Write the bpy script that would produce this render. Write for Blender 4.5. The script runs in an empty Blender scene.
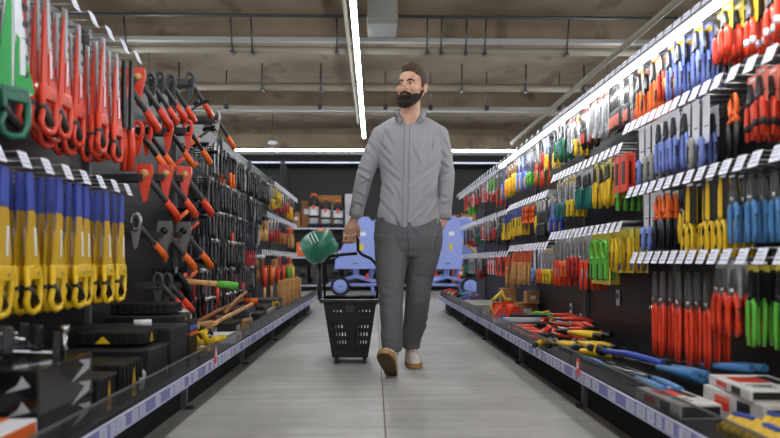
import bpy, bmesh, math, random
from mathutils import Vector, Matrix, noise
random.seed(7)
C = bpy.context.scene.collection
R = math.radians
PI = math.pi
# ------------------------------------------------------------ camera
FPX, HC, YAW = 700.0, 0.645, math.atan(16/700)
cam = bpy.data.cameras.new('camera'); camo = bpy.data.objects.new('camera', cam); C.objects.link(camo)
camo.location = (0, 0, HC); camo.rotation_euler = (PI/2, 0, -YAW)
cam.sensor_width = 36; cam.lens = 36*FPX/780; cam.shift_y = 42/780
cam.dof.use_dof = True; cam.dof.focus_distance = 4.15; cam.dof.aperture_fstop = 2.4
cam.clip_end = 80
bpy.context.scene.camera = camo
def P(px, py, Y):
    """world point at depth Y seen at photo pixel (px, py)"""
    u = (px-390)/FPX
    X = Y*(u*math.cos(YAW)+math.sin(YAW))/(math.cos(YAW)-u*math.sin(YAW))
    return Vector((X, Y, HC+(261-py)/FPX*(X*math.sin(YAW)+Y*math.cos(YAW))))
# ------------------------------------------------------------ world, exposure
w = bpy.data.worlds.new('world'); bpy.context.scene.world = w; w.use_nodes = True
w.node_tree.nodes['Background'].inputs[0].default_value = (0.93, 0.95, 1.0, 1)
w.node_tree.nodes['Background'].inputs[1].default_value = 0.8
vs = bpy.context.scene.view_settings
vs.view_transform = 'Standard'; vs.look = 'None'; vs.gamma = 1; vs.use_curve_mapping = False; vs.exposure = 0.82
TUBE, RACKLED = 26.0, 20.0
# ------------------------------------------------------------ materials
def lin(c):
    if isinstance(c, str): c = [int(c[i:i+2], 16)/255 for i in (0, 2, 4)]
    return [(v/12.92 if v <= .04045 else ((v+.055)/1.055)**2.4) for v in c[:3]]
MATS = {}
def mat(name, col, rough=.5, metal=0, emit=0, bump=0, bscale=60, var=0, vscale=8, trans=0, alpha=1, coat=0, col2=None):
    if name in MATS: return MATS[name]
    m = bpy.data.materials.new(name); m.use_nodes = True; nt = m.node_tree
    b = nt.nodes['Principled BSDF']; c = lin(col)
    b.inputs['Base Color'].default_value = (*c, 1); b.inputs['Roughness'].default_value = rough
    b.inputs['Metallic'].default_value = metal
    if coat: b.inputs['Coat Weight'].default_value = coat
    if trans: b.inputs['Transmission Weight'].default_value = trans
    if alpha < 1: b.inputs['Alpha'].default_value = alpha
    if emit:
        b.inputs['Emission Color'].default_value = (*c, 1); b.inputs['Emission Strength'].default_value = emit
    tc = nt.nodes.new('ShaderNodeTexCoord')
    if var or col2:
        n = nt.nodes.new('ShaderNodeTexNoise'); n.inputs['Scale'].default_value = vscale; n.inputs['Detail'].default_value = 5
        nt.links.new(tc.outputs['Object'], n.inputs['Vector'])
        r = nt.nodes.new('ShaderNodeValToRGB'); r.color_ramp.elements[0].position = .35; r.color_ramp.elements[1].position = .65
        c2 = lin(col2) if col2 else [min(1, v*(1+var)) for v in c]
        c1 = c if col2 else [v*(1-var) for v in c]
        r.color_ramp.elements[0].color = (*c1, 1); r.color_ramp.elements[1].color = (*c2, 1)
        nt.links.new(n.outputs['Fac'], r.inputs['Fac']); nt.links.new(r.outputs['Color'], b.inputs['Base Color'])
    if bump:
        n2 = nt.nodes.new('ShaderNodeTexNoise'); n2.inputs['Scale'].default_value = bscale; n2.inputs['Detail'].default_value = 4
        nt.links.new(tc.outputs['Object'], n2.inputs['Vector'])
        bp = nt.nodes.new('ShaderNodeBump'); bp.inputs['Strength'].default_value = bump; bp.inputs['Distance'].default_value = .01
        nt.links.new(n2.outputs['Fac'], bp.inputs['Height']); nt.links.new(bp.outputs['Normal'], b.inputs['Normal'])
    MATS[name] = m
    return m
M = dict(
 black=mat('black_plastic', '111214', .42), dark=mat('dark_panel', '1b1c1f', .5, var=.15, vscale=2), rubber=mat('black_rubber', '101010', .8),
 steel=mat('steel', '9a9a98', .3, .9), dsteel=mat('dark_steel', '45464a', .38, .8), chrome=mat('chrome', 'd0d2d4', .15, 1),
 castiron=mat('cast_iron', '6d6a66', .5, .6, bump=.2), white=mat('white_paper', 'e9e9ef', .6), tag=mat('tag_paper', 'e6e7f4', .5),
 red=mat('red_plastic', 'e6401f', .35, coat=.2), dred=mat('deep_red_plastic', 'b81f1a', .4), orange=mat('orange_plastic', 'ef6a1a', .4),
 yellow=mat('yellow_plastic', 'e8bd1c', .4), lyellow=mat('pale_yellow_card', 'd9c94a', .5), blue=mat('blue_plastic', '3f55b8', .4),
 lblue=mat('light_blue_plastic', '4f88bf', .4), pblue=mat('periwinkle_plastic', '7f93dd', .4), green=mat('green_plastic', '5fb63c', .4), dgreen=mat('dark_green_plastic', '0d6b50', .35, coat=.3),
 lgreen=mat('bright_green_card', '2fa852', .5), wood=mat('pale_wood', 'cf9d62', .6, var=.2, vscale=25), dwood=mat('brown_wood', '9a6232', .6, var=.2, vscale=25),
 kraft=mat('kraft_cardboard', 'b0814f', .8, var=.06), grey=mat('grey_plastic', 'a3a49c', .5), dgrey=mat('dark_grey_plastic', '3a3b3e', .5),
 clear=mat('clear_plastic', 'dfe3e8', .15, alpha=.28), mixer=mat('periwinkle_paint', '8e9fe4', .35, coat=.3), silverfoil=mat('silver_packaging', 'c9cbcf', .3, .3),
 pink=mat('salmon_card', 'e8806c', .5), teal=mat('teal_plastic', '15706c', .4), rail=mat('violet_rail', '7a7fc0', .4), label=mat('rail_label', 'd6d8ee', .5),
 pipe=mat('painted_pipe', '827b6c', .6), led=mat('lamp_glow', 'ffffff', .5, emit=RACKLED), tube=mat('tube_glow', 'f6fbff', .5, emit=TUBE),
 steelgrey=mat('grey_painted_steel', '5c5d60', .5),
)
# ------------------------------------------------------------ mesh builder
class MB:
    def __init__(s): s.v=[]; s.f=[]; s.m=[]; s.s=[]; s.mats=[]; s.T=Matrix.Identity(4); s.cm=0
    def use(s, m):
        if isinstance(m, str): m = M[m]
        if m not in s.mats: s.mats.append(m)
        s.cm = s.mats.index(m); return s
    def at(s, loc=(0,0,0), rot=(0,0,0)):
        s.T = Matrix.Translation(loc) @ Matrix.Rotation(rot[2],4,'Z') @ Matrix.Rotation(rot[1],4,'Y') @ Matrix.Rotation(rot[0],4,'X'); return s
    def add(s, vs, fs, smooth=False):
        o = len(s.v); s.v += [s.T @ Vector(v) for v in vs]
        for f in fs: s.f.append([o+i for i in f]); s.m.append(s.cm); s.s.append(smooth)
        return s
    def box(s, c, d, b=0):
        x,y,z = c; a,e,g = d[0]/2, d[1]/2, d[2]/2
        if b <= 0:
            vs = [(x+i*a,y+j*e,z+k*g) for i in (-1,1) for j in (-1,1) for k in (-1,1)]
            return s.add(vs, [(0,1,3,2),(4,6,7,5),(0,4,5,1),(2,3,7,6),(0,2,6,4),(1,5,7,3)])
        b = min(b, a*.95, e*.95, g*.95)
        bm = bmesh.new(); bmesh.ops.create_cube(bm, size=1)
        for v in bm.verts: v.co = Vector((x+v.co.x*d[0], y+v.co.y*d[1], z+v.co.z*d[2]))
        bmesh.ops.bevel(bm, geom=bm.edges[:], offset=b, segments=2, affect='EDGES', profile=.6)
        bm.verts.ensure_lookup_table(); bm.verts.index_update()
        r = s.add([v.co.copy() for v in bm.verts], [[v.index for v in f.verts] for f in bm.faces]); bm.free(); return r
    def tube(s, pts, r, n=8, closed=False, flat=1.0, up=(0,0,1), caps=True, smooth=True):
        """sweep; r = number or list; flat squashes the section along the 'up' direction"""
        pts = [Vector(p) for p in pts]; L = len(pts); up = Vector(up)
        rr = r if isinstance(r, (list, tuple)) else [r]*L
        vs = []
        for i, p in enumerate(pts):
            if closed: t = pts[(i+1)%L]-pts[i-1]
            else: t = pts[min(i+1,L-1)]-pts[max(i-1,0)]
            t.normalize(); u = up
            if abs(t.dot(u)) > .95: u = Vector((1,0,0)) if abs(t.x) < .9 else Vector((0,1,0))
            a = t.cross(u).normalized(); b = a.cross(t).normalized()
            for k in range(n):
                q = 2*PI*k/n; vs.append(p + a*math.cos(q)*rr[i] + b*math.sin(q)*rr[i]*flat)
        fs = []
        for i in range(L if closed else L-1):
            j = (i+1)%L
            for k in range(n): fs.append((i*n+k, i*n+(k+1)%n, j*n+(k+1)%n, j*n+k))
        s.add(vs, fs, smooth)
        if caps and not closed:
            o = len(s.v)-len(vs)
            s.f.append([o+k for k in range(n)][::-1]); s.f.append([o+(L-1)*n+k for k in range(n)])
            s.m += [s.cm]*2; s.s += [False]*2
        return s
    def prism(s, pts, y0, y1, axis='y'):
        """outline in x,z extruded from y0 to y1 (axis y), or other axis"""
        n = len(pts)
        def mk(p, y): return (p[0], y, p[1]) if axis == 'y' else ((y, p[0], p[1]) if axis == 'x' else (p[0], p[1], y))
        vs = [mk(p, y0) for p in pts]+[mk(p, y1) for p in pts]
        fs = [list(range(n)), list(range(2*n-1, n-1, -1))]+[(i, i+n, (i+1)%n+n, (i+1)%n) for i in range(n)]
        return s.add(vs, fs)
    def lathe(s, prof, n=16, axis='z', c=(0,0,0), smooth=True, arc=2*PI):
        vs = []; 
        for r, h in prof:
            for k in range(n):
                q = arc*k/n; x, y = r*math.cos(q), r*math.sin(q)
                v = {'z':(x,y,h), 'x':(h,x,y), 'y':(x,h,y)}[axis]
                vs.append((v[0]+c[0], v[1]+c[1], v[2]+c[2]))
        L = len(prof); fs = []
        for i in range(L-1):
            for k in range(n): fs.append((i*n+k, i*n+(k+1)%n, (i+1)*n+(k+1)%n, (i+1)*n+k))
        fs.append(list(range(n))[::-1]); fs.append([(L-1)*n+k for k in range(n)])
        return s.add(vs, fs, smooth)
    def ball(s, c, r, n=12, m=8, rot=None):
        if not isinstance(r, (tuple, list)): r = (r,r,r)
        vs = []; Rm = Matrix.Identity(3) if rot is None else (Matrix.Rotation(rot[2],3,'Z') @ Matrix.Rotation(rot[1],3,'Y') @ Matrix.Rotation(rot[0],3,'X'))
        for i in range(1, m):
            th = PI*i/m
            for k in range(n):
                q = 2*PI*k/n
                vs.append(Vector(c)+Rm@Vector((r[0]*math.sin(th)*math.cos(q), r[1]*math.sin(th)*math.sin(q), r[2]*math.cos(th))))
        vs.append(Vector(c)+Rm@Vector((0,0,r[2]))); vs.append(Vector(c)-Rm@Vector((0,0,r[2])))
        T, B = len(vs)-2, len(vs)-1; fs = []
        for i in range(m-2):
            for k in range(n): fs.append((i*n+k, (i+1)*n+k, (i+1)*n+(k+1)%n, i*n+(k+1)%n))
        for k in range(n): fs.append((T, k, (k+1)%n)); fs.append((B, (m-2)*n+(k+1)%n, (m-2)*n+k))
        return s.add(vs, fs, True)
    def mesh(s, name):
        me = bpy.data.meshes.new(name); me.from_pydata([tuple(v) for v in s.v], [], s.f)
        for m in s.mats: me.materials.append(m)
        me.polygons.foreach_set('material_index', s.m); me.polygons.foreach_set('use_smooth', s.s)
        bm = bmesh.new(); bm.from_mesh(me); bmesh.ops.recalc_face_normals(bm, faces=bm.faces[:]); bm.to_mesh(me); bm.free()
        me.update(); return me
LINK = True
def mk(name, mb, parent=None, mat=None, link=None, **k):
    me = mb if isinstance(mb, bpy.types.Mesh) else mb.mesh(name)
    if mat is not None: me.materials.clear(); me.materials.append(M[mat] if isinstance(mat, str) else mat)
    o = bpy.data.objects.new(name, me)
    if (LINK if link is None else link): C.objects.link(o)
    if parent is not None: o.parent = parent
    for a, b in k.items(): o[a] = b
    return o
def thing(name, label, cat, loc=(0,0,0), rot=(0,0,0), group=None, link=None):
    o = bpy.data.objects.new(name, None); o.empty_display_size = .05
    if (LINK if link is None else link): C.objects.link(o)
    o.location = loc; o.rotation_euler = rot
    if label: o['label'] = label
    o['category'] = cat
    if group: o['group'] = group
    return o
def single(name, mb, label, cat, loc=(0,0,0), rot=(0,0,0), group=None):
    o = mk(name, mb); o.location = loc; o.rotation_euler = rot; o['label'] = label; o['category'] = cat
    if group: o['group'] = group
    return o
def struct(name, mb, mat=None):
    o = mk(name, mb, mat=mat); o['kind'] = 'structure'; return o
# templates: unlinked trees, copied when placed
TPL = []
class Tpl:
    def __init__(s, name, cat, look, build):
        global LINK
        LINK = False
        s.root = thing(name, None, cat, link=False); s.look = look; s.name = name; s.cat = cat
        build(s.root); LINK = True
        s.objs = [s.root]; todo = [s.root]; s.kids = {}
        allc = list(s.root.children)
        s.tree = [(c, list(c.children)) for c in allc]
        TPL.append(s); s.flat = None
    def flatmesh(s):
        if s.flat is None:
            me = bpy.data.meshes.new(s.name); vs=[]; fs=[]; mi=[]; sm=[]; mats=[]
            for c, g in s.tree:
                for o in [c]+g:
                    if o.type != 'MESH': continue
                    m = o.data; off = len(vs); vs += [tuple(v.co) for v in m.vertices]
                    for p in m.polygons:
                        fs.append([off+i for i in p.vertices]); sm.append(p.use_smooth)
                        mm = m.materials[p.material_index] if m.materials else None
                        if mm not in mats: mats.append(mm)
                        mi.append(mats.index(mm))
            me.from_pydata(vs, [], fs)
            for m in mats: me.materials.append(m)
            me.polygons.foreach_set('material_index', mi); me.polygons.foreach_set('use_smooth', sm); me.update()
            s.flat = me
        return s.flat
    def place(s, loc, rot=(0,0,0), label=None, group=None, scale=1, far=False):
        if far:
            r = bpy.data.objects.new(s.name, s.flatmesh()); r['category'] = s.cat
        else: r = s.root.copy()
        C.objects.link(r); r.location = loc; r.rotation_euler = rot; r.scale = (scale,)*3
        if label: r['label'] = label
        if group: r['group'] = group
        if not far:
            for c, g in s.tree:
                d = c.copy(); C.objects.link(d); d.parent = r
                for e in g:
                    h = e.copy(); C.objects.link(h); h.parent = d
        return r
# ------------------------------------------------------------ structure
def floor_mat():
    m = bpy.data.materials.new('polished_concrete'); m.use_nodes = True; nt = m.node_tree; b = nt.nodes['Principled BSDF']
    tc = nt.nodes.new('ShaderNodeTexCoord')
    n = nt.nodes.new('ShaderNodeTexNoise'); n.inputs['Scale'].default_value = 1.3; n.inputs['Detail'].default_value = 8; n.inputs['Roughness'].default_value = .65
    mp = nt.nodes.new('ShaderNodeMapping'); mp.inputs['Scale'].default_value = (1, .6, 1)
    nt.links.new(tc.outputs['Object'], mp.inputs['Vector']); nt.links.new(mp.outputs[0], n.inputs['Vector'])
    r = nt.nodes.new('ShaderNodeValToRGB'); r.color_ramp.elements[0].position = .3; r.color_ramp.elements[1].position = .72
    r.color_ramp.elements[0].color = (*lin('8f8f8b'), 1); r.color_ramp.elements[1].color = (*lin('cbcac5'), 1)
    nt.links.new(n.outputs['Fac'], r.inputs['Fac'])
    # fine wiped streaks across the aisle
    n2 = nt.nodes.new('ShaderNodeTexNoise'); n2.inputs['Scale'].default_value = 1; n2.inputs['Detail'].default_value = 4
    mp2 = nt.nodes.new('ShaderNodeMapping'); mp2.inputs['Scale'].default_value = (1.3, 13, 1)
    nt.links.new(tc.outputs['Object'], mp2.inputs['Vector']); nt.links.new(mp2.outputs[0], n2.inputs['Vector'])
    mx = nt.nodes.new('ShaderNodeMix'); mx.data_type = 'RGBA'; mx.blend_type = 'OVERLAY'; mx.inputs[0].default_value = .4
    nt.links.new(r.outputs['Color'], mx.inputs[6]); nt.links.new(n2.outputs['Fac'], mx.inputs[7])
    nt.links.new(mx.outputs[2], b.inputs['Base Color'])
    r2 = nt.nodes.new('ShaderNodeMapRange'); r2.inputs[3].default_value = .3; r2.inputs[4].default_value = .5
    nt.links.new(n.outputs['Fac'], r2.inputs[0]); nt.links.new(r2.outputs[0], b.inputs['Roughness'])
    return m
fb = MB()
# slabs with real saw-cut joints
for x0, x1 in ((-9, .040), (.046, 9)):
    ys = [-6, 9.6, 15.2, 21]
    for a, b_ in zip(ys, ys[1:]):
        fb.box(((x0+x1)/2, (a+b_)/2+.003, -.05), (x1-x0, b_-a-.006, .1))
struct('floor', fb, floor_mat())
struct('trim_1', MB().box((0.043, 7.5, -.02), (.02, 27, .03)), mat('joint_filler', '6b5a48', .8))
def ceil_mat():
    m = bpy.data.materials.new('board_marked_concrete'); m.use_nodes = True; nt = m.node_tree; b = nt.nodes['Principled BSDF']; b.inputs['Roughness'].default_value = .9
    tc = nt.nodes.new('ShaderNodeTexCoord')
    n = nt.nodes.new('ShaderNodeTexNoise'); n.inputs['Scale'].default_value = 1.1; n.inputs['Detail'].default_value = 6
    nt.links.new(tc.outputs['Object'], n.inputs['Vector'])
    r = nt.nodes.new('ShaderNodeValToRGB'); r.color_ramp.elements[0].position = .3; r.color_ramp.elements[1].position = .7
    r.color_ramp.elements[0].color = (*lin('6a5b49'), 1); r.color_ramp.elements[1].color = (*lin('8f806c'), 1)
    nt.links.new(n.outputs['Fac'], r.inputs['Fac'])
    # smeared dark damp marks
    mp = nt.nodes.new('ShaderNodeMapping'); mp.inputs['Scale'].default_value = (1.4, .55, 1); mp.inputs['Rotation'].default_value = (0, 0, .5)
    n2 = nt.nodes.new('ShaderNodeTexNoise'); n2.inputs['Scale'].default_value = 1.6; n2.inputs['Detail'].default_value = 2
    nt.links.new(tc.outputs['Object'], mp.inputs['Vector']); nt.links.new(mp.outputs[0], n2.inputs['Vector'])
    r2 = nt.nodes.new('ShaderNodeValToRGB'); r2.color_ramp.elements[0].position = .6; r2.color_ramp.elements[1].position = .68
    r2.color_ramp.elements[0].color = (1,1,1,1); r2.color_ramp.elements[1].color = (.62,.6,.58,1)
    nt.links.new(n2.outputs['Fac'], r2.inputs['Fac'])
    mx = nt.nodes.new('ShaderNodeMix'); mx.data_type = 'RGBA'; mx.blend_type = 'MULTIPLY'; mx.inputs[0].default_value = 1
    nt.links.new(r.outputs['Color'], mx.inputs[6]); nt.links.new(r2.outputs['Color'], mx.inputs[7]); nt.links.new(mx.outputs[2], b.inputs['Base Color'])
    n3 = nt.nodes.new('ShaderNodeTexNoise'); n3.inputs['Scale'].default_value = 1; n3.inputs['Detail'].default_value = 3
    mp3 = nt.nodes.new('ShaderNodeMapping'); mp3.inputs['Scale'].default_value = (1.2, 14, 14)
    nt.links.new(tc.outputs['Object'], mp3.inputs['Vector']); nt.links.new(mp3.outputs[0], n3.inputs['Vector'])
    bp = nt.nodes.new('ShaderNodeBump'); bp.inputs['Strength'].default_value = .6; bp.inputs['Distance'].default_value = .02
    nt.links.new(n3.outputs['Fac'], bp.inputs['Height']); nt.links.new(bp.outputs['Normal'], b.inputs['Normal'])
    return m
CM = ceil_mat()
cb = MB().box((0, 7.5, 4.07), (18, 27, .14))
struct('ceiling', cb, CM)
n_ = 2
for y0, y1, zb in ((9.5, 10.05, 3.62), (13.95, 14.5, 3.64), (4.9, 5.45, 3.62), (.4, .95, 3.62), (18.6, 19.0, 3.5)):
    b_ = MB().box((0, (y0+y1)/2, (4.0+zb)/2), (18, y1-y0, 4.0-zb))
    struct('trim_%d' % n_, b_, CM); n_ += 1
    # ledge of galvanised cable tray under each beam front
    struct('trim_%d' % n_, MB().box((0, y0-.06, zb-.005), (17.6, .1, .05)), mat('zinc_tray','a5a5a0',.5,.3)); n_ += 1
struct('wall_back', MB().box((0, 19.6, 2.0), (18, .2, 4.2)), mat('dark_wall', '1d1e20', .8))
# pipes across
for i, (y, z, r) in enumerate(((9.2, 3.41, .05), (12.0, 3.62, .065), (12.4, 3.37, .025), (13.0, 3.39, .02), (9.0, 3.79, .022))):
    single('ceiling_pipe', MB().use('dsteel' if i == 4 else 'pipe').tube([(-8.5, y, z), (8.5, y, z)], r, 12), ['thick grey pipe crossing the aisle above the head, nearest the viewer',
      'thick grey pipe crossing behind the head of the man', 'thin grey conduit crossing below the second thick pipe', 'thinnest grey conduit crossing just above the far lamps', 'thin dark conduit crossing highest, above the near thick pipe'][i], 'pipe')
for i, (x, z, y0, y1, r, lb) in enumerate(((-.30, 3.25, 1.2, 13.2, .022, 'slim grey conduit running down the aisle left of the long lamp'),
      (2.86, 3.1, 1.5, 14.5, .035, 'grey pipe running down the hall above the right rack'))):
    single('ceiling_pipe', MB().use('pipe').tube([(x, y0, z), (x, y1, z)], r, 8), lb, 'pipe')
hb = [(x, 0) for x in (-3.2, -1.84, -1.58, -.48, .69, .875, 1.2, 1.45, 2.53)]
for i, (x, y) in enumerate(hb):
    single('hanger_rod', MB().use('dsteel').tube([(x, 9.14, 3.37), (x, 9.02, 3.79)], .012, 6).box((x, 9.17, 3.36), (.05, .14, .02)), 
      'dark hanger rod of the near thick pipe, %s from the left' % ['first','second','third','fourth','fifth','sixth','seventh','eighth','last'][i], 'hanger rod', group='hanger rods of the near pipe')
for i, x in enumerate((-3.3, -1.9, -.9, .5, 1.5, 2.6, 3.6)):
    single('hanger_rod', MB().use('dsteel').tube([(x, 11.93, 3.56), (x, 11.93, 4.0)], .014, 6).box((x, 11.97, 3.55), (.05, .15, .02)),
      'dark hanger rod of the far thick pipe, %s from the left' % ['first','second','third','fourth','fifth','sixth','last'][i], 'hanger rod', group='hanger rods of the far pipe')
for i, x in enumerate((-2.6, -.95, .2, 1.0, 2.0, 3.3)):
    single('conduit_clamp', MB().use('dsteel').tube([(x, 12.4, 3.36), (x, 12.4, 4.0)], .01, 6).box((x, 12.4, 3.36), (.07, .09, .09)),
      'clamp and rod holding the thin conduit, %s from the left' % ['first','second','third','fourth','fifth','last'][i], 'clamp', group='conduit clamps')
dt = thing('air_duct', 'square galvanised air duct hanging from the ceiling beside the long lamp', 'duct', (.1, 8.6, 0))
mk('duct_body', MB().use(mat('bright_galvanised', '8f8f8a', .4, .5)).box((0, 0, 3.76), (.36, .5, .58), .01), dt)
mk('flange', MB().use('pipe').box((0, 0, 3.55), (.38, .52, .02)), dt)
sm_ = thing('smoke_detector', 'small square white detector hanging under the ceiling above the left rack', 'smoke detector', (-2.05, 14.2, 3.0))
mk('housing', MB().use('white').lathe([(.05,0),(.09,.02),(.09,.05),(.06,.07)], 12), sm_); mk('stem', MB().use('dsteel').tube([(0,0,.07),(0,0,.64)], .01, 6), sm_)
# lamps
def lamp(label, a, b, z, r=.027):
    a, b = Vector((*a, z)), Vector((*b, z)); t = thing('tube_lamp', label, 'lamp', (a+b)/2)
    d = (b-a)/2; mk('tube', MB().use('tube').tube([-d, d], r, 10), t)
    s_ = Vector((.03, d.y+.0, .02)) if abs(d.y) > abs(d.x) else Vector((d.x, .03, .02))
    mk('housing', MB().use('dark').box((0, 0, r+.02), (max(.05, abs(d.x)*2), max(.05, abs(d.y)*2), .03)), t)
    for k in (-.8, 0, .8): mk('suspension_wire', MB().use('dsteel').tube([d*k+Vector((0,0,r+.03)), d*k+Vector((0,0,4.0-z))], .004, 5), t)
lamp('long glowing tube lamp running down the middle of the aisle', (-.19, 3.6), (-.19, 13.3), 3.0)
lamp('glowing tube lamp over the start of the aisle, above the viewer', (-.19, -5), (-.19, 3.3), 3.0)  # added out of view to light the front of the man
lamp('nearer of the two glowing tube lamps crossing behind the man', (-4.2, 14.9), (4.2, 14.9), 3.0, .016)
lamp('farther of the two glowing tube lamps crossing behind the man', (-4.2, 17.3), (3.9, 17.3), 3.0, .018)
lamp('added unseen tube lamp lighting the hall, left of the left rack', (-3.6, -4), (-3.6, 13), 3.0)  # extra lamp row outside the view, added to light the hall
lamp('added unseen tube lamp lighting the hall, right of the right rack', (3.8, -4), (3.8, 13), 3.0)  # its counterpart on the right, also added unseen for light
# ------------------------------------------------------------ racks
SIDE = {'right': dict(s=1, back=1.35, front=.85, tag=1.10, kick=.93, deck=.185), 'left': dict(s=-1, back=1.25, front=.745, tag=1.0, kick=.83, deck=.185)}
BAYS = [.39, 1.72, 3.05, 4.38, 5.71, 7.04, 8.37, 9.2]
ORD = ['nearest','second','third','fourth','fifth','sixth','seventh','eighth','ninth','tenth','eleventh','twelfth','thirteenth','fourteenth','fifteenth','sixteenth','seventeenth','eighteenth','nineteenth','twentieth']
ORD += ['twenty-'+o for o in ('first','second','third','fourth','fifth','sixth','seventh','eighth','ninth')]+['thirtieth']
ORD += ['thirty-'+o for o in ('first','second','third','fourth','fifth','sixth','seventh','eighth','ninth')]+['fortieth']
ORD += ['forty-'+o for o in ('first','second','third','fourth','fifth','sixth','seventh','eighth','ninth')]+['fiftieth']
ORD += ['fifty-'+o for o in ('first','second','third','fourth','fifth','sixth','seventh','eighth','ninth')]+['sixtieth']
panel_m = bpy.data.materials.new('slotted_dark_panel'); panel_m.use_nodes = True
def _pm():
    nt = panel_m.node_tree; b = nt.nodes['Principled BSDF']; b.inputs['Base Color'].default_value = (*lin('1f2023'), 1); b.inputs['Roughness'].default_value = .38
    tc = nt.nodes.new('ShaderNodeTexCoord'); wv = nt.nodes.new('ShaderNodeTexWave'); wv.bands_direction = 'Z'; wv.inputs['Scale'].default_value = 6.5
    nt.links.new(tc.outputs['Object'], wv.inputs['Vector'])
    bp = nt.nodes.new('ShaderNodeBump'); bp.inputs['Strength'].default_value = .06; bp.inputs['Distance'].default_value = .01
    nt.links.new(wv.outputs['Fac'], bp.inputs['Height']); nt.links.new(bp.outputs['Normal'], b.inputs['Normal'])
_pm()
fence_m = mat('smoked_clear_fence', '17181a', .15, alpha=.35)
for side, S in SIDE.items():
    s = S['s']
    for i, (y0, y1) in enumerate(zip(BAYS, BAYS[1:])):
        yc, L = (y0+y1)/2, y1-y0-.004; rnd = random.Random(i*7+s)
        t = thing('gondola_bay', '%s bay of the dark %s rack with hanging tools above a tray shelf' % (ORD[i] if i < 6 else 'farthest', side), 'shop rack', (0, yc, 0), group='bays of the %s rack' % side)
        B, F = s*S['back'], s*S['front']
        mk('back_panel', MB().use(panel_m).box((B+s*.02, 0, .86), (.04, L, 1.56)), t)
        mk('base_shelf', MB().use('dark').box(((B+F)/2, 0, .165), (abs(B-F), L, .03)), t)
        mk('plinth', MB().use(mat('matt_black_plinth','0b0b0c',.95)).box((s*(S['kick']+.02), 0, .075), (.02, L, .15)), t)
        mk('upright', MB().use('steelgrey').box((B-s*.006, -L/2+.015, .84), (.03, .03, 1.62)), t)
        mk('foot', MB().use('steelgrey').box(((B+F)/2+s*.03, -L/2+.02, .07), (abs(B-F)-.08, .03, .14)).use('dsteel').lathe([(.02,0),(.02,.012)], 8, c=(F+s*.06, -L/2+.02, 0)), t)
        r = mk('price_rail', MB().use('rail').box((F-s*.003, 0, .17), (.006, L, .042)).use('label').box((F-s*.003, 0, .1925), (.009, L, .003)).box((F-s*.003, 0, .1475), (.009, L, .003)), t)
        y = -L/2+.06
        while y < L/2-.06:
            wd = rnd.choice((.035, .05, .05, .07))
            lb = MB().use('label').box((F-s*.0068, y, .17), (.0016, wd, .034)).use('dsteel')
            for q in range(3): lb.box((F-s*.0078, y-wd*.1, .179-q*.008), (.0006, wd*.55, .0016))
            mk('price_label', lb, r); y += wd+rnd.choice((.02, .03, .05, .11))
        f_ = mk('tray_fence', MB().use(fence_m).box((F+s*.012, 0, .222), (.004, L, .062)), t)
        mk('fence_edge', MB().use('steelgrey').box((F+s*.012, 0, .2555), (.007, L, .005)), f_)
        if side == 'left' and i > 2 or side == 'right' and i > 3: mk('tray_divider', MB().use('black').box((F+s*.03, 0, .225), (.01, L, .065)), t)
# red promo tabs on the rails
for side, y, lb in (('left', 3.25, 'small red price flag on the left rail beside the yellow clamps'), ('right', 2.85, 'small red price flag on the right rail in front of the yellow cutters')):
    S = SIDE[side]; single('price_flag', MB().use('red').box((0,0,0), (.004,.035,.07)).use('white').box((-S['s']*.0025,0,.008), (.001,.022,.026)), lb, 'price tag', (S['s']*(S['front']-.014), y, .21))
t = thing('rack_lamp', 'long bright lamp along the front of the top of the right rack', 'lamp', (1.075, 3.5, 1.452))
mk('glow_strip', MB().use('led').box((0, 0, -.004), (.02, 4.9, .013), .004), t)
mk('housing', MB().use('steelgrey').box((.006, 0, .014), (.04, 4.94, .014), .003), t)
for k in range(5): mk('bracket', MB().use('steelgrey').box((.135, -2.3+k*1.15, .014), (.26, .02, .012)), t)
# ------------------------------------------------------------ hooks
def hook_tpl(L, name='display_hook'):
    def b(r):
        mk('wire', MB().use('steel').tube([(0,-.005,0), (0,-L,0)], .0028, 5, smooth=True).tube([(0,-.004,.028), (0,-L,.028)], .002, 5).box((0,-.004,.012), (.03,.006,.05)), r, link=False)
        mk('price_tag', MB().use('tag').at((0,-L-.004,.004), (R(-22),0,0)).box((0,0,0), (.052,.0018,.05)).use(mat('pale_print','a9abc0',.6)).box((-.008,-.0012,.012), (.03,.0006,.004)).box((-.004,-.0012,.001), (.035,.0006,.003)).box((.0,-.0012,-.012), (.04,.0006,.005)).at(), r, link=False)
    return Tpl(name, 'hook', 'steel hook with white price tag', b)
HK = {'right': hook_tpl(.25), 'left': hook_tpl(.25)}
HK_FAR = HK['right'].flatmesh()
T = {}
def tpl(key, name, cat, look, pitch=.035):
    def deco(fn): T[key] = Tpl(name, cat, look, fn); T[key].pitch = pitch; return fn
    return deco
def card(r, w, z0, z1, m, head=None, y=.008, name='card'):
    b = MB().use(m).box((0, y, (z0+z1)/2), (w, .0016, z0-z1)).use('white').box((0, y-.0012, z0-.012), (w*.5, .0006, .008))
    if head: b.use(head).box((0, y-.001, z0-.028), (w*.98, .0012, .02))
    b.use('dark').box((w*.1, y-.0012, (z0*.35+z1*.65)), (w*.5, .0006, .004))
    return mk(name, b, r, link=False)
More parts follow.
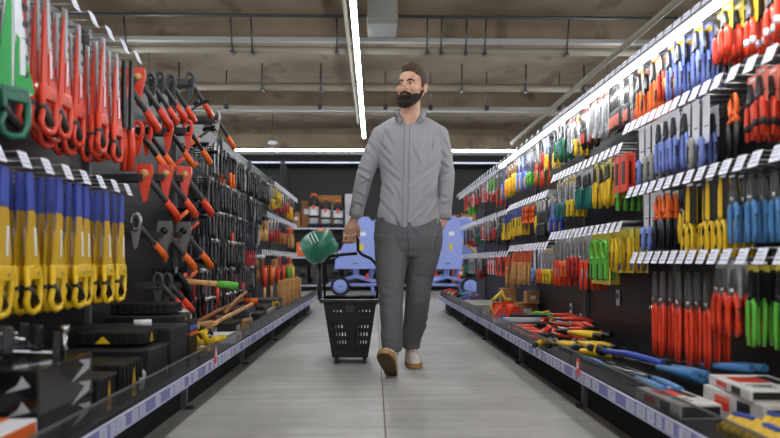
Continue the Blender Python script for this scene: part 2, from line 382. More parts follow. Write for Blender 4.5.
def mk_pliers(key, hc, cardm=None, L=.2, look='', rad=.0098, spread=.021, jaw='dsteel', stripe=None, grip=None, cw=.062, head=None, cat='pliers', name='pliers'):
    def b(r):
        k = L/.2
        j = MB().use(jaw).prism([(0,-.025*k),(.006,-.035*k),(.015,-.075*k),(.012,-.095*k),(-.012,-.095*k),(-.015,-.075*k),(-.006,-.035*k)], -.006, .006)
        j.lathe([(.011,-.009),(.011,.009)], 10, axis='y', c=(0,0,-.085*k)); j.use('dark').box((0,-.0065,-.052*k), (.0015,.001,.05*k))
        mk('jaws', j, r, link=False)
        for s in (-1, 1):
            m = MB().use(hc).tube([(s*.006,0,-.088*k),(s*.017,0,-.105*k),(s*spread,0,-.135*k),(s*spread*.95,0,-.165*k),(s*spread*.7,0,-L)], [rad*.7,rad*1.1,rad,rad*1.05,rad*.8], 8, flat=.75, up=(0,1,0))
            if grip: m.use(grip).tube([(s*(spread+.004),0,-.125*k),(s*(spread+.003),0,-.16*k),(s*spread*.85,0,-.188*k)], rad*.62, 7)
            if stripe: m.use(stripe).tube([(s*spread,0,-.150*k),(s*spread*.9,0,-.172*k)], rad*1.12, 8, flat=.78, up=(0,1,0))
            mk('handle', m, r, link=False)
        if cardm: card(r, cw, .0, -.105*k, cardm, head)
    T[key] = Tpl(name, cat, look, b); T[key].pitch = .034
mk_pliers('plR', 'red', 'yellow', look='thick red-handled pliers on yellow card', stripe='white')
mk_pliers('plRs', 'red', 'pink', look='red-handled pliers on salmon card', stripe='black')
mk_pliers('plRp', 'red', 'lyellow', L=.17, look='stubby red-handled pliers on pale yellow card', rad=.0125)
mk_pliers('plRY', 'red', None, look='grey-jawed cutters with red and yellow grips', grip='yellow', jaw='steel', spread=.026, rad=.008, cat='cutters', name='cutters')
mk_pliers('plBY', 'pblue', 'pblue', look='blue and black pliers on tall blue card', grip='black', cw=.06, head='yellow', rad=.0075, L=.22)
mk_pliers('plO', 'orange', 'grey', L=.24, look='orange and black snips with green lock', grip='black', head='orange', rad=.008, cat='snips', name='snips')
mk_pliers('plLB', 'lblue', None, look='pale blue and black long-nose pliers', grip='black', L=.23, jaw='steel', spread=.02)
mk_pliers('plYc', 'yellow', 'lyellow', look='yellow-handled pliers on yellow card', L=.22, rad=.01)
mk_pliers('plT', 'teal', 'silverfoil', look='teal-handled pliers on grey card', L=.21, rad=.01)
mk_pliers('plG', 'dgreen', 'silverfoil', look='dark green and black pliers on grey card', L=.22, rad=.009, grip='black')
mk_pliers('plRr', 'dred', 'white', look='dark red pliers on white card', L=.2, rad=.01)
mk_pliers('plBw', 'pblue', 'white', look='pale blue and black pliers on white card', L=.22, rad=.009, grip='black')
mk_pliers('plK', 'black', 'grey', look='black-handled pliers on grey card', L=.2, rad=.01)
mk_pliers('longR', 'red', None, L=.38, look='long red-handled shears with silver jaws', jaw='steel', spread=.0165, rad=.0088, cat='shears', name='shears')
mk_pliers('longG', 'green', 'dark', L=.26, look='green-handled shears with dark jaws', jaw='black', spread=.018, rad=.0085, head='lyellow', cat='shears', name='shears')
mk_pliers('silR', 'red', 'clear', L=.24, look='short silver cutters with red and black handles', jaw='steel', grip='black', spread=.03, rad=.01, cat='cutters', name='cutters')
mk_pliers('silS', 'red', 'silverfoil', L=.3, look='silver-backed shears with red handle tips', jaw='steel', grip='steel', spread=.016, rad=.008, cat='shears', name='shears')
def mk_driver(key, hc, cardm, L=.24, look='', grip='black', cw=.05, head=None, hr=.0135, hl=.095, cat='screwdriver', name='screwdriver', shaft='steel', blade=False, n=1):
    def b(r):
        xs = [0] if n == 1 else [(-(n-1)/2+q)*.022 for q in range(n)]
        for x in xs:
            sb = MB().use(shaft)
            if blade: sb.prism([(x-.012,-.03),(x+.012,-.02),(x+.01,-.1),(x+.004,-L+hl),(x-.004,-L+hl),(x-.01,-.1)], -.001, .001)
            else: sb.tube([(x,0,-.02),(x,0,-L+hl)], .0035, 6)
            mk('blade' if blade else 'shaft', sb, r, link=False)
            k = 1 if n == 1 else .62
            h = mk('handle', MB().use(hc).lathe([(.006*k,-L+hl),(hr*k,-L+hl-.012),(hr*.8*k,-L+hl-.03),(hr*k*1.05,-L+hl-.06),(hr*.85*k,-L+.004),(.004*k,-L)][::-1], 10, c=(x,0,0)), r, link=False)
            mk('grip', MB().use(grip).box((x,-hr*.8*k,-L+hl*.42), (hr*.9*k,.008,hl*.55), .003), h, link=False)
        card(r, cw, .0, -L+hl*.8 if n == 1 else -L*.9, cardm, head, y=.015)
    T[key] = Tpl(name, cat, look, b); T[key].pitch = .034
mk_driver('knB', 'pblue', 'white', look='blue-handled nut driver on white card', grip='black', cw=.055, hl=.1, shaft='dsteel')
mk_driver('knG', 'grey', 'white', look='grey-handled nut driver on white card', grip='black', cw=.055, hl=.11, shaft='dsteel')
mk_driver('sdB', 'blue', 'pblue', look='blue and yellow screwdriver on blue card', grip='yellow', head='yellow')
mk_driver('sdY', 'yellow', 'clear', look='yellow-handled screwdriver in clear pack', grip='black', head='yellow')
mk_driver('sdR', 'dred', 'clear', look='red-handled screwdriver in clear pack', grip='black', head='yellow')
mk_driver('sdT', 'teal', 'clear', look='teal-handled screwdriver in clear pack', grip='black', head='yellow')
mk_driver('sdO', 'orange', 'clear', look='orange-handled nut driver in clear pack', grip='black', head='white')
mk_driver('sdK', 'black', 'dgrey', L=.26, look='black screwdriver set in grey pack', grip='dgrey', n=3, cw=.075)
mk_driver('sdSet', 'black', 'silverfoil', L=.22, look='screwdriver set in silver pack with red edge', grip='red', n=3, cw=.08, head='red')
mk_driver('sdPk', 'dgrey', 'clear', L=.22, look='black bits in clear pack with pink edge', grip='pink', n=3, cw=.075, head='silverfoil')
mk_driver('brush', 'wood', 'orange', L=.27, look='wooden-handled float with orange body', grip='wood', hl=.17, hr=.012, blade=True, shaft='orange', cat='brush', name='wire_brush')
mk_driver('fileB', 'pblue', 'pblue', L=.26, look='long blue file on blue card', grip='yellow', hl=.13, cat='file', name='file')
mk_driver('fileY', 'yellow', 'dwood', L=.26, look='long yellow file on brown card', grip='orange', hl=.15, cat='file', name='file')
mk_driver('fileR', 'dred', 'silverfoil', L=.24, look='long red-handled file on silver card', grip='black', hl=.12, cat='file', name='file')
mk_driver('penG', 'green', 'black', L=.26, look='black tool with bright green cap', grip='black', hl=.09, cat='tool', name='scriber')
def mk_scissor(key, hc, inner, L, look, blade='steel', cardm=None, cat='scissors', name='scissors', rr=.022):
    def b(r):
        bl = MB().use(blade)
        for s in (-1,1): bl.prism([(s*.002,-.02),(s*.009,-.05),(s*.012,-L*.48),(s*.006,-L*.55),(-s*.004,-L*.5)], -.002+s*.0012, .001+s*.0012)
        bl.lathe([(.006,-.005),(.006,.005)], 8, axis='y', c=(0,0,-L*.5)); mk('blades', bl, r, link=False)
        for s in (-1, 1):
            n = 14; pts = [(s*(.021+rr*.62*math.sin(2*PI*q/n)), 0, -L*.77+ L*.21*math.cos(2*PI*q/n)) for q in range(n)]
            h = mk('handle', MB().use(hc).tube(pts, .0065, 7, closed=True, up=(0,1,0)), r, link=False)
            if inner: mk('inner_grip', MB().use(inner).tube([(p[0]*.97+s*.0004, p[1], -L*.77+(p[2]+L*.77)*.8) for p in pts], .0055, 6, closed=True, up=(0,1,0)), h, link=False)
        if cardm: card(r, .085, 0, -L*.55, cardm)
    T[key] = Tpl(name, cat, look, b); T[key].pitch = .03
mk_scissor('scLB', 'lblue', 'black', .25, 'pale blue shears with looped grips in clear pack', cardm='clear', cat='shears', name='shears')
mk_scissor('scYK', 'yellow', 'black', .28, 'black shears edged in yellow', blade='yellow', cardm='dark', cat='shears', name='shears', rr=.026)
mk_scissor('scR', 'red', 'black', .22, 'red-looped scissors on white card', cardm='white')
mk_scissor('scG', 'green', 'lyellow', .26, 'looped green cutters on green and yellow card', cardm='lyellow', cat='cutters', name='cutters', rr=.03)
mk_scissor('scBY', 'yellow', 'blue', .22, 'yellow-looped snips on blue card', cardm='pblue', cat='snips', name='snips')
@tpl('clO', 'spring_clamp', 'clamp', 'orange and black spring clamp', .03)
def _(r):
    for s in (-1,1): mk('jaw', MB().use('orange').tube([(s*.008,0,-.03),(s*.022,0,-.06),(s*.014,0,-.1),(s*.03,0,-.12)], [.006,.009,.008,.009], 8), r, link=False); mk('grip', MB().use('black').tube([(s*.028,0,-.12),(s*.024,0,-.17),(s*.02,0,-.24)], [.009,.011,.008], 8), r, link=False)
    mk('spring', MB().use('orange').tube([(-.034,0,-.125),(0,0,-.112),(.034,0,-.125)], .008, 8).use('orange').box((0,0,-.09), (.06,.01,.008)), r, link=False)
@tpl('clY', 'spring_clamp', 'clamp', 'yellow and black spring clamp', .03)
def _(r):
    for s in (-1,1): mk('jaw', MB().use('black').tube([(s*.006,0,-.02),(s*.018,0,-.06),(s*.012,0,-.1)], [.005,.008,.008], 8), r, link=False); mk('grip', MB().use('yellow').tube([(s*.014,0,-.1),(s*.022,0,-.16),(s*.018,0,-.22)], [.008,.011,.009], 8), r, link=False)
    mk('spring', MB().use('steel').lathe([(.012,-.008),(.012,.008)], 10, axis='y', c=(0,0,-.1)), r, link=False)
@tpl('packRed', 'blister_pack', 'packet', 'red packet with black window', .03)
def _(r):
    mk('card', MB().use('red').box((0,0,-.1), (.075,.012,.17), .003), r, link=False); mk('window', MB().use('black').box((0,-.007,-.1), (.03,.004,.1), .001), r, link=False)
@tpl('packGr', 'blister_pack', 'packet', 'big bright green packet of cutters', .035)
def _(r):
    mk('card', MB().use('lyellow').box((0,0,-.13), (.105,.0016,.26)), r, link=False)
    n = 16; pts = [(.036*math.cos(2*PI*q/n), -.012, -.09+.045*math.sin(2*PI*q/n)) for q in range(n)]
    mk('loop', MB().use('green').tube(pts, .009, 7, closed=True, up=(0,1,0)), r, link=False)
    mk('handle', MB().use('green').box((-.02,-.012,-.18), (.02,.02,.11), .006).box((.02,-.012,-.18), (.02,.02,.11), .006), r, link=False); mk('grip', MB().use('black').box((0,-.014,-.2), (.016,.018,.08), .004), r, link=False)
@tpl('packYB', 'blister_pack', 'packet', 'yellow packet with blue and black tool', .03)
def _(r):
    mk('card', MB().use('lyellow').box((0,0,-.1), (.07,.0016,.2)).use('blue').box((0,-.0012,-.17), (.06,.001,.03)), r, link=False); mk('tool_body', MB().use('yellow').tube([(0,-.012,-.04),(.012,-.012,-.09),(0,-.012,-.19)], [.005,.01,.012], 8).use('black').box((0,-.02,-.14), (.012,.01,.07), .003), r, link=False)
@tpl('packW', 'blister_pack', 'packet', 'silver blister packet with small black parts', .03)
def _(r):
    mk('card', MB().use('silverfoil').box((0,0,-.1), (.06,.0016,.2)).use('red').box((0,-.0012,-.02), (.058,.001,.012)), r, link=False)
    mk('contents', MB().use('black').box((-.012,-.008,-.12), (.012,.01,.12), .003).box((.012,-.008,-.11), (.012,.01,.1), .003), r, link=False); mk('blister', MB().use('clear').box((0,-.009,-.12), (.05,.016,.14), .005), r, link=False)
@tpl('packRW', 'blister_pack', 'packet', 'white and red packet with wire tool', .03)
def _(r):
    mk('card', MB().use('white').box((0,0,-.09), (.06,.0016,.18)).use('red').box((0,-.0012,-.03), (.058,.001,.03)), r, link=False); mk('contents', MB().use('dred').tube([(-.015,-.01,-.07),(.012,-.01,-.1),(-.01,-.01,-.15),(.01,-.01,-.17)], .007, 7), r, link=False)
@tpl('packGW', 'blister_pack', 'packet', 'white packet with bright green tool', .03)
def _(r):
    mk('card', MB().use('white').box((0,0,-.08), (.06,.0016,.16)), r, link=False); mk('contents', MB().use('green').tube([(-.01,-.01,-.03),(.014,-.01,-.06),(0,-.01,-.13)], .009, 7), r, link=False)
@tpl('blockY', 'utility_knife', 'knife', 'yellow and black utility knife on blue card', .03)
def _(r):
    mk('card', MB().use('blue').box((0,.004,-.09), (.05,.0016,.18)), r, link=False); mk('body', MB().use('yellow').box((0,-.008,-.15), (.03,.018,.14), .005), r, link=False); mk('slider', MB().use('black').box((0,-.018,-.12), (.014,.006,.07), .002), r, link=False)
@tpl('level', 'angle_gauge', 'gauge', 'orange and black angle clip', .03)
def _(r):
    mk('body', MB().use('orange').prism([(-.03,-.02),(.03,-.02),(.034,-.05),(.01,-.06),(.034,-.09),(.01,-.1),(.034,-.14),(-.03,-.14)], -.008, .008), r, link=False); mk('slot', MB().use('black').box((-.008,-.009,-.08), (.02,.003,.09)), r, link=False)
# left rack tools
def mk_saw(key, blade, sleeve, handle, grip, L, look, block=None, wt=.03, wh=.085):
    def b(r):
        zb = -L+.13
        mk('blade', MB().use(blade).prism([(-wt/2,-.01),(wt/2,-.01),(wh/2,zb),(-wh/2+.01,zb)], -.001, .001), r, link=False)
        if block: sl = MB().use(sleeve).prism([(-wt/2-.003,zb*.4),(wt/2+.006,zb*.4),(wh/2+.006,zb*.985),(-wh/2+.004,zb*.985)], -.0035, .0035)
        else:
            sl = MB().use(sleeve).prism([(-wt/2-.002,zb*.25),(-wt/2+.010,zb*.1),(-wh*.05,zb*.985),(-wh/2+.004,zb*.985)], -.004, .004)
            sl.use('silverfoil').prism([(wt*.0,-.01),(wt/2+.003,-.008),(wt*.5+.014,zb*.62),(wt*.1,zb*.62)], -.0038, .0038).use(sleeve).prism([(wt*.25,zb*.55),(wt/2+.014,zb*.6),(wh/2+.006,zb*.985),(wh*.02,zb*.985)], -.0042, .0042)
        if block: sl.use(block).prism([(-wt/2-.004,-.012),(wt/2+.004,-.012),(wt/2+.006,zb*.41),(-wt/2-.004,zb*.41)], -.0035, .0035)
        if not block:
            sl.use('black')
            for q in range(6): sl.box((wh*.30, -.0044, zb*(.2+.13*q)), (wh*.12, .001, .016)).box((wh*.30, .0044, zb*(.2+.13*q)), (wh*.12, .001, .016))
        sl.use('white').box((wh*.22,-.0046,zb*.72), (wh*.14,.0008,-zb*.28)).box((wh*.22,.0046,zb*.72), (wh*.14,.0008,-zb*.28))
        mk('sleeve', sl, r, link=False)
        pts = [(-.036,zb+.012),(.042,zb+.012),(.05,zb-.03),(.047,zb-.085),(.03,zb-.118),(-.008,zb-.125),(-.034,zb-.115),(-.042,zb-.09),(-.026,zb-.055)]
        h = mk('handle', MB().use(handle).tube([(p[0],0,p[1]-.004) for p in pts], .0105, 8, closed=True, flat=.95, up=(0,1,0)).box((.004,0,zb-.012), (.078,.018,.035), .006), r, link=False)
        mk('grip', MB().use(grip).tube([(-.032,0,zb-.045),(-.012,0,zb-.072),(.02,0,zb-.1)], [.0125,.0155,.0125], 8), h, link=False)
        mk('screw', MB().use('steel').lathe([(.005,-.012),(.005,.012)], 8, axis='y', c=(.02,0,zb-.01)), h, link=False)
    T[key] = Tpl('handsaw', 'saw', look, b); T[key].pitch = .03
mk_saw('sawR', 'steel', 'red', 'red', 'dgrey', .44, 'red-handled handsaw with silver and red sleeve')
mk_saw('sawG', 'silverfoil', 'lgreen', 'dgreen', 'black', .5, 'green-handled handsaw with bright green sleeve', wh=.13)
mk_saw('sawY', 'blue', mat('yellow_sleeve','d2a71c',.5), 'yellow', 'black', .44, 'yellow-handled handsaw with blue and yellow sleeve', block='blue')  # sleeve yellow darkened to paint in the shade of the lower row
@tpl('sawK', 'pruning_saw', 'saw', 'slim red pruning saw with black blade cover', .03)
def _(r):
    mk('blade_cover', MB().use('black').prism([(-.012,-.01),(.012,-.01),(.02,-.3),(-.02,-.3)], -.006, .006), r, link=False); mk('handle', MB().use('red').tube([(0,0,-.29),(.01,0,-.36),(.0,0,-.47)], [.012,.017,.015], 9), r, link=False)
def hammer_head(m):
    return MB().use(m).lathe([(.017,-.055),(.019,-.05),(.019,-.035),(.012,-.03),(.015,-.012),(.016,.014),(.012,.03),(.007,.075)], 10, axis='x', c=(0,0,-.03))
def mk_hammer(key, hm, hc, look, L=.32, grip='black', claw=False):
    def b(r):
        hd = hammer_head(hm)
        if claw: hd = MB().use(hm).lathe([(.016,-.055),(.018,-.04),(.011,-.028),(.014,0),(.012,.02)], 10, axis='x', c=(0,0,-.03)); [hd.tube([(.018,y,-.03),(.05,y*1.4,-.035),(.078,y*1.8,-.06)], [.009,.007,.003], 6) for y in (-.008,.008)]
        mk('head', hd, r, link=False)
        mk('shaft', MB().use(hc).tube([(0,0,-.02),(0,0,-.12),(0,0,-L*.6)], [.011,.010,.012], 8, flat=.75, up=(0,1,0)), r, link=False)
        mk('grip', MB().use(grip).tube([(0,0,-L*.55),(0,0,-L*.8),(0,0,-L)], [.014,.015,.017], 8, flat=.8, up=(0,1,0)), r, link=False)
    T[key] = Tpl('hammer', 'hammer', look, b); T[key].pitch = .045
mk_hammer('hmO', 'dsteel', 'black', 'claw hammer with black and orange grip', grip='orange', claw=True, L=.25)
mk_hammer('hmR', 'dsteel', 'dgrey', 'hammer with grey shaft and red grip', grip='red', L=.26)
mk_hammer('hmW', 'dsteel', 'wood', 'steel hammer with pale wooden handle', grip='wood', L=.24)
mk_hammer('hmK', 'castiron', 'dgrey', 'all dark hammer with black grip', L=.23, claw=True)
mk_hammer('mlW', 'white', 'dwood', 'white rubber mallet with brown wooden handle', grip='dwood', L=.27)
def mk_wrench(key, m, gm, look, L=.21):
    def b(r):
        n = 10; 
        hd = MB().use(m).prism([(.004,-.005),(.024,-.012),(.03,-.035),(.02,-.06),(.008,-.07),(-.008,-.07),(-.02,-.06),(-.026,-.04),(-.026,-.02),(-.012,-.02),(-.01,-.04),(.004,-.042),(.01,-.03),(.004,-.02)], -.007, .007)
        mk('head', hd, r, link=False); mk('thumb_wheel', MB().use('steel').lathe([(.007,-.012),(.007,.012)], 8, axis='x', c=(0,0,-.052)), r, link=False)
        mk('handle', MB().use(gm).prism([(-.009,-.068),(.009,-.068),(.008,-L*.6),(.012,-L+.01),(.006,-L),(-.006,-L),(-.012,-L+.01),(-.008,-L*.6)], -.005, .005), r, link=False)
    T[key] = Tpl('wrench', 'wrench', look, b); T[key].pitch = .03
mk_wrench('wrK', 'dsteel', 'dsteel', 'dark adjustable wrench')
mk_wrench('wrS', 'steel', 'steel', 'bright steel adjustable wrench')
mk_wrench('wrR', 'dsteel', 'dred', 'adjustable wrench with red handle')
mk_wrench('wrY', 'dsteel', 'dgrey', 'grey wrench with yellow tip')
mk_wrench('wrBig', 'castiron', 'castiron', 'heavy grey cast wrench', L=.34)
@tpl('snO', 'tin_snips', 'snips', 'small wooden-handled chisel with red ferrule', .03)
def _(r):
    mk('blade', MB().use('dsteel').prism([(-.01,-.02),(.01,-.02),(.006,-.12),(-.006,-.12)], -.002, .002), r, link=False); mk('handle', MB().use('dwood').lathe([(.006,-.25),(.013,-.24),(.011,-.18),(.012,-.13)], 9), r, link=False); mk('ferrule', MB().use('red').lathe([(.012,-.14),(.011,-.115)], 9), r, link=False)
T['snO'].name = 'chisel'; T['snO'].cat = 'chisel'; T['snO'].root.name = 'chisel'; T['snO'].root['category'] = 'chisel'
# ------------------------------------------------------------ filling the rows
CNT = {}; HOOKS = []
RN = ['top row', 'second row', 'third row', 'lowest row']
DEPTH = ['in front', 'second in', 'third in', 'fourth in', 'fifth in', 'sixth in']
def row(side, ri, h, y0, runs, dy=.078, nmax=4, far=False, xoff=0, tag=True, y1=None, scale=1):
    """hang runs of goods on tagged hooks from the near end of one row"""
    S = SIDE[side]; s = S['s']; rz = -s*PI/2; y = y0
    rr = random.Random(int(h*1000)+int(y0*77)+(s > 0))
    for run in runs:
        key, n = run[0], run[1]; stack = run[2] if len(run) > 2 else nmax
        for i in range(n):
            if y1 and y > y1: return
            if tag: HOOKS.append((y, side, ri, h, xoff))
            if key:
                tp = T[key]; ck = (side, ri, key); k = CNT.get(ck, 0); CNT[ck] = k+1
                st = max(1, stack-(rr.random() < .25))
                off = rr.choice((0, 0, .01, .03))
                for d in range(st):
                    X = s*(S['tag']+xoff+.022+off+d*tp.pitch)
                    if abs(X) > S['back']-.02: break
                    lb = '%s, %s %s, %s hook, %s' % (tp.look, side, RN[ri], ORD[k], DEPTH[d])
                    tp.place((X, y+rr.uniform(-.003,.003), h-.004-(rr.choice((0,.012,.03)) if key=='sawR' else 0)), (rr.uniform(-.012,.012)*(0 if far else 1), (d-1.5)*(.028 if key=='sawY' else .012)*(key[:3]=='saw')*(1,-1)[i%2], rz+rr.uniform(-.05,.05)+(-.45 if key == 'sawG' else 0)), lb, '%s on the %s of the %s rack' % (plural(tp), RN[ri], side), scale=scale, far=far)
            y += dy if len(run) < 4 else run[3]
def plural(tp): 
    n = tp.name.replace('_', ' ')
    return n if n.endswith('s') and n not in ('scissors',) else n+('es' if n.endswith(('ch','sh')) else 's')
# right rack, nearest bay
row('right', 0, 1.48, 1.70, [('plRY',2,3,.1),('plR',3,4,.11),('plRp',2,4,.09),('plBY',4,4,.075),('plRY',1),('plO',4,3,.09)], y1=3.03)
row('right', 1, 1.215, 1.66, [('scR',1),('plRs',1),('plR',2,4,.1),('plRs',2,4,.1),('clO',1,1),(None,1),('knB',1,1),('knG',1,2),('plBw',4,4,.07),('knG',2,4,.07),('knB',2,4,.07),('plBw',3,4,.07)], y1=3.03)
row('right', 2, .935, 1.66, [('scLB',3,3,.11),('plLB',3,4,.085),('scYK',4,4,.085),('clY',1,2),('clO',2,3,.08),('plBw',1),('knB',3,3,.075)], y1=3.03)
row('right', 3, .655, 1.66, [('longG',5,3,.1),('silR',3,3,.08),('longR',6,3,.075),(None,2)], y1=2.95)
# second bay
row('right', 0, 1.48, 3.11, [('sdPk',3,3,.09),('packW',3,3,.085),('packRW',1),('sdSet',2,3,.1),('sdY',1),('packW',2),('plG',3,3),('plYc',2),('sdR',1),('sdB',3)], y1=4.34)
row('right', 1, 1.145, 3.11, [('packRed',2,3,.085),('penG',1),('plYc',4,3,.09),('plT',3),('sdY',2),('sdT',3),('sdY',1),('sdR',2)], y1=4.34)
row('right', 3, .795, 3.11, [('packYB',3,3,.08),('packGr',4,3,.085),('silS',2),('fileR',3),('sdO',2),('silS',4),('packW',2)], y1=4.34)
# third bay
row('right', 0, 1.46, 4.44, [('scBY',2,2,.1),('plRr',1,2),('silS',2,3,.1),('penG',3,3,.09),('fileB',4,2,.09),('fileY',4,2,.09)], y1=5.68)
row('right', 1, 1.07, 4.44, [('sdB',2,3),('sdK',3,3,.09),('plYc',2,2,.1),('level',3,3,.09),('blockY',5,3,.08),('sdY',2)], y1=5.68)
row('right', 3, .74, 4.44, [('sdY',3,3,.085),('sdO',2),('knB',2,2),('packW',1),('brush',8,2,.09)], y1=5.68)
# far bays
row('right', 0, 1.45, 5.76, [('fileY',3,2),('fileB',2,2),('silS',2,2),('packGW',3,2),('scR',2,2),('packRW',4,2),('plRr',3,2),('packRW',2,2),('penG',3,2),('packRed',3,2),('plK',3,2)], dy=.11, far=True, y1=9.1)
row('right', 1, 1.05, 5.76, [('blockY',4,2),('sdK',3,2),('plRr',2,2),('sdSet',4,2),('packRW',3,2),('plG',4,2),('sdR',3,2),('plK',6,2)], dy=.11, far=True, y1=9.1)
row('right', 3, .70, 5.76, [('brush',3,2),('packRed',3,2),('packRW',4,2),('plK',4,2),('sdR',3,2),('packW',4,2),('plG',5,2)], dy=.12, far=True, y1=9.1)
# left rack, nearest bay
row('left', 0, 1.50, 1.83, [('sawG',1,2,.17),('sawG',1,2,.2),('sawR',5,4,.155),('sawK',1,2,.08)], y1=3.02)
row('left', 2, .93, 1.60, [('sawY',10,5,.14)], y1=3.02)
# left far bays
row('left', 0, 1.42, 7.1, [('sdY',3,2),('packYB',3,2),('sdR',3,2),('plRr',4,2),('fileY',4,2),('plK',5,2)], dy=.11, far=True, y1=9.1)
row('left', 1, 1.08, 6.6, [('hmW',3,2),('sdR',3,2),('plRr',3,2),('snO',8,2),('brush',5,2)], dy=.12, far=True, y1=9.1)
row('left', 3, .72, 6.3, [('mlW',3,2),('snO',4,2),('hmW',3,2),('packRed',2,2),('snO',6,2),('brush',5,2)], dy=.13, far=True, y1=9.1)
# left middle bays: wall of hammers and wrenches
RN2 = ['first', 'second', 'third', 'fourth', 'fifth', 'sixth']
def tools(ri, h, y0, y1, keys, dy, far=False, st=2):
    S = SIDE['left']; rr = random.Random(ri*31+int(y0*10)); y = y0
    while y < y1:
        key = rr.choice(keys); tp = T[key]; ck = ('lm', ri, key); k = CNT.get(ck, 0); CNT[ck] = k+1
        HOOKS.append((y, 'peg', ri, h, 0))
        for d in range(st):
            X = -(S['tag']+.045+d*.075)
            tp.place((X, y, h-.004), (0, 0, PI/2+rr.uniform(-.2,.2)), '%s, left middle row %s, %s of kind, %s' % (tp.look, ('one','two','three','four','five','six')[ri], ORD[k%60], DEPTH[d]), '%s on the %s row of the left middle bays' % (plural(tp), RN2[ri]), far=far)
        y += dy*rr.uniform(.9, 1.15)
mk_hammer('hmS', 'steel', 'dgrey', 'small bright hammer with dark grip', L=.22)
TK = ['wrK','wrS','hmK','wrS','hmS','wrK','hmS']
tools(0, 1.43, 4.6, 7.0, TK+['hmO'], .10)
tools(1, 1.20, 4.45, 6.5, TK, .095)
tools(2, 1.0, 4.3, 6.4, TK+['hmR'], .095)
tools(3, .81, 4.2, 6.3, TK+['wrR'], .10)
tools(4, .62, 4.0, 6.3, TK+['wrR','hmR'], .10)
tools(5, .44, 4.4, 6.2, ['hmR','wrR','hmS','wrK'], .12)
# hooks: the nearest 300 are things, the rest one object
HOOKS.sort(key=lambda a: a[0])
peg = Tpl('display_peg', 'hook', 'short dark steel peg', lambda r: mk('wire', MB().use('dsteel').tube([(0,-.004,0),(0,-.2,0),(0,-.21,.012)], .004, 6).box((0,-.004,0), (.03,.006,.04)), r, link=False))
rest = MB().use('tag'); hc = {}
for n, (y, side, ri, h, xo) in enumerate(HOOKS):
    if side == 'peg':
        k = hc.get(('p', ri), 0); hc[('p', ri)] = k+1
        peg.place((-SIDE['left']['back'], y, h-.035), (0,0,PI/2), 'dark steel peg, left middle bays, %s row down, %s from the viewer' % (RN2[ri], ORD[k]), 'pegs of the left middle bays', far=True); continue
    S = SIDE[side]; s = S['s']; k = hc.get((side, ri), 0); hc[(side, ri)] = k+1; k = min(k, 59)
    if n < 300:
        HK[side].place((s*S['back'], y, h), (0,0,-s*PI/2), 'steel hook with white price tag, %s rack, %s, %s from the viewer' % (side, RN[ri], ORD[k]), 'tagged hooks of the %s rack' % side, far=y > 4.4)
    else: rest.use('steel').box((s*(S['back']+S['tag'])/2, y, h), (.25,.005,.005)).use('tag').box((s*(S['tag']-.004), y, h+.004), (.003,.062,.05))
if rest.v:
    o = single('display_hook', rest, 'farthest small price tags and hooks at the far ends of the racks', 'hook'); o['kind'] = 'stuff'
print('hooks', len(HOOKS), {k: v for k, v in hc.items()})
# hookless price tags over the lamp of the right rack
y = 1.5; k = 0
tgt = MB().use('tag').box((0,0,0), (.002,.056,.04)).use(MATS['pale_print']).box((-.0012,0,.008), (.0004,.04,.005)).mesh('price_tag')
while y < 9.1:
    o = mk('price_tag', tgt); o.location = (1.078, y, 1.487); o.rotation_euler = (0, R(15), 0); o['category'] = 'price tag'; o['group'] = 'price tags over the rack lamp'
    o['label'] = 'white price tag above the right rack lamp, %s from the viewer' % (ORD[k] if k < len(ORD) else 'far'); k += 1; y += .075 if y < 4.4 else .17
# ------------------------------------------------------------ axes and mallets in the second left bay
def mk_axe(key, hm, shaft, tip, look, style):
    def b(r):
        # origin at the eye, blade down, shaft running to +y
        if style == 'wedge': hd = MB().use(hm).prism([(-.032,.045),(.032,.045),(.036,.01),(.022,-.05),(.006,-.135),(-.006,-.135),(-.022,-.05),(-.036,.01)], -.022, .022); eye = 'wood'
        elif style == 'iron': hd = MB().use(hm).prism([(-.03,.05),(.03,.05),(.038,.0),(.028,-.05),(.012,-.09),(.008,-.16),(-.008,-.16),(-.012,-.09),(-.028,-.05),(-.038,0)], -.028, .028); eye = 'black'
        else:
            hd = MB().use(hm)
            n = 14; hd.tube([(.024*math.cos(2*PI*q/n), -.004, .045*math.sin(2*PI*q/n)) for q in range(n)], .012, 8, closed=True, flat=1.4, up=(0,1,0))
            hd.prism([(-.028,-.03),(.028,-.03),(.01,-.13),(-.006,-.15),(-.012,-.13)], -.012, .014); eye = None
        h = mk('head', hd, r, link=False)
        if eye: mk('eye_plug', MB().use(eye).lathe([(.019,-.031),(.021,-.02)], 12, axis='y', c=(0,0,.0)), h, link=False)
        D = Vector((.36,.72,-.56)).normalized()
        mk('shaft', MB().use(shaft).tube([D*0, D*.12, D*.25, D*.30], [.014,.012,.014,.015], 9, flat=1.3), r, link=False)
        mk('grip', MB().use(tip).tube([D*.2, D*.27, D*.325+Vector((0,0,-.008))], [.0155,.017,.019], 9, flat=1.3), r, link=False)
    T[key] = Tpl('hatchet' if style != 'iron' else 'splitting_hammer', 'axe', look, b)
mk_axe('axR', 'red', 'dgrey', 'red', 'hatchet with red sheathed head', 'wedge')
mk_axe('axK', 'dgrey', 'dgrey', 'red', 'hatchet with dark looped head and red grip', 'loop')
mk_axe('axL', 'red', 'black', 'orange', 'hatchet with red looped head', 'loop')
mk_axe('axG', 'steel', 'dgrey', 'orange', 'hatchet with grey looped head and orange grip', 'loop')
mk_axe('axI', 'castiron', 'dgrey', 'orange', 'heavy hammer with worn grey head', 'iron')
mk_axe('axW', 'black', 'wood', 'green', 'hatchet with black head and green-tipped wooden handle', 'loop')
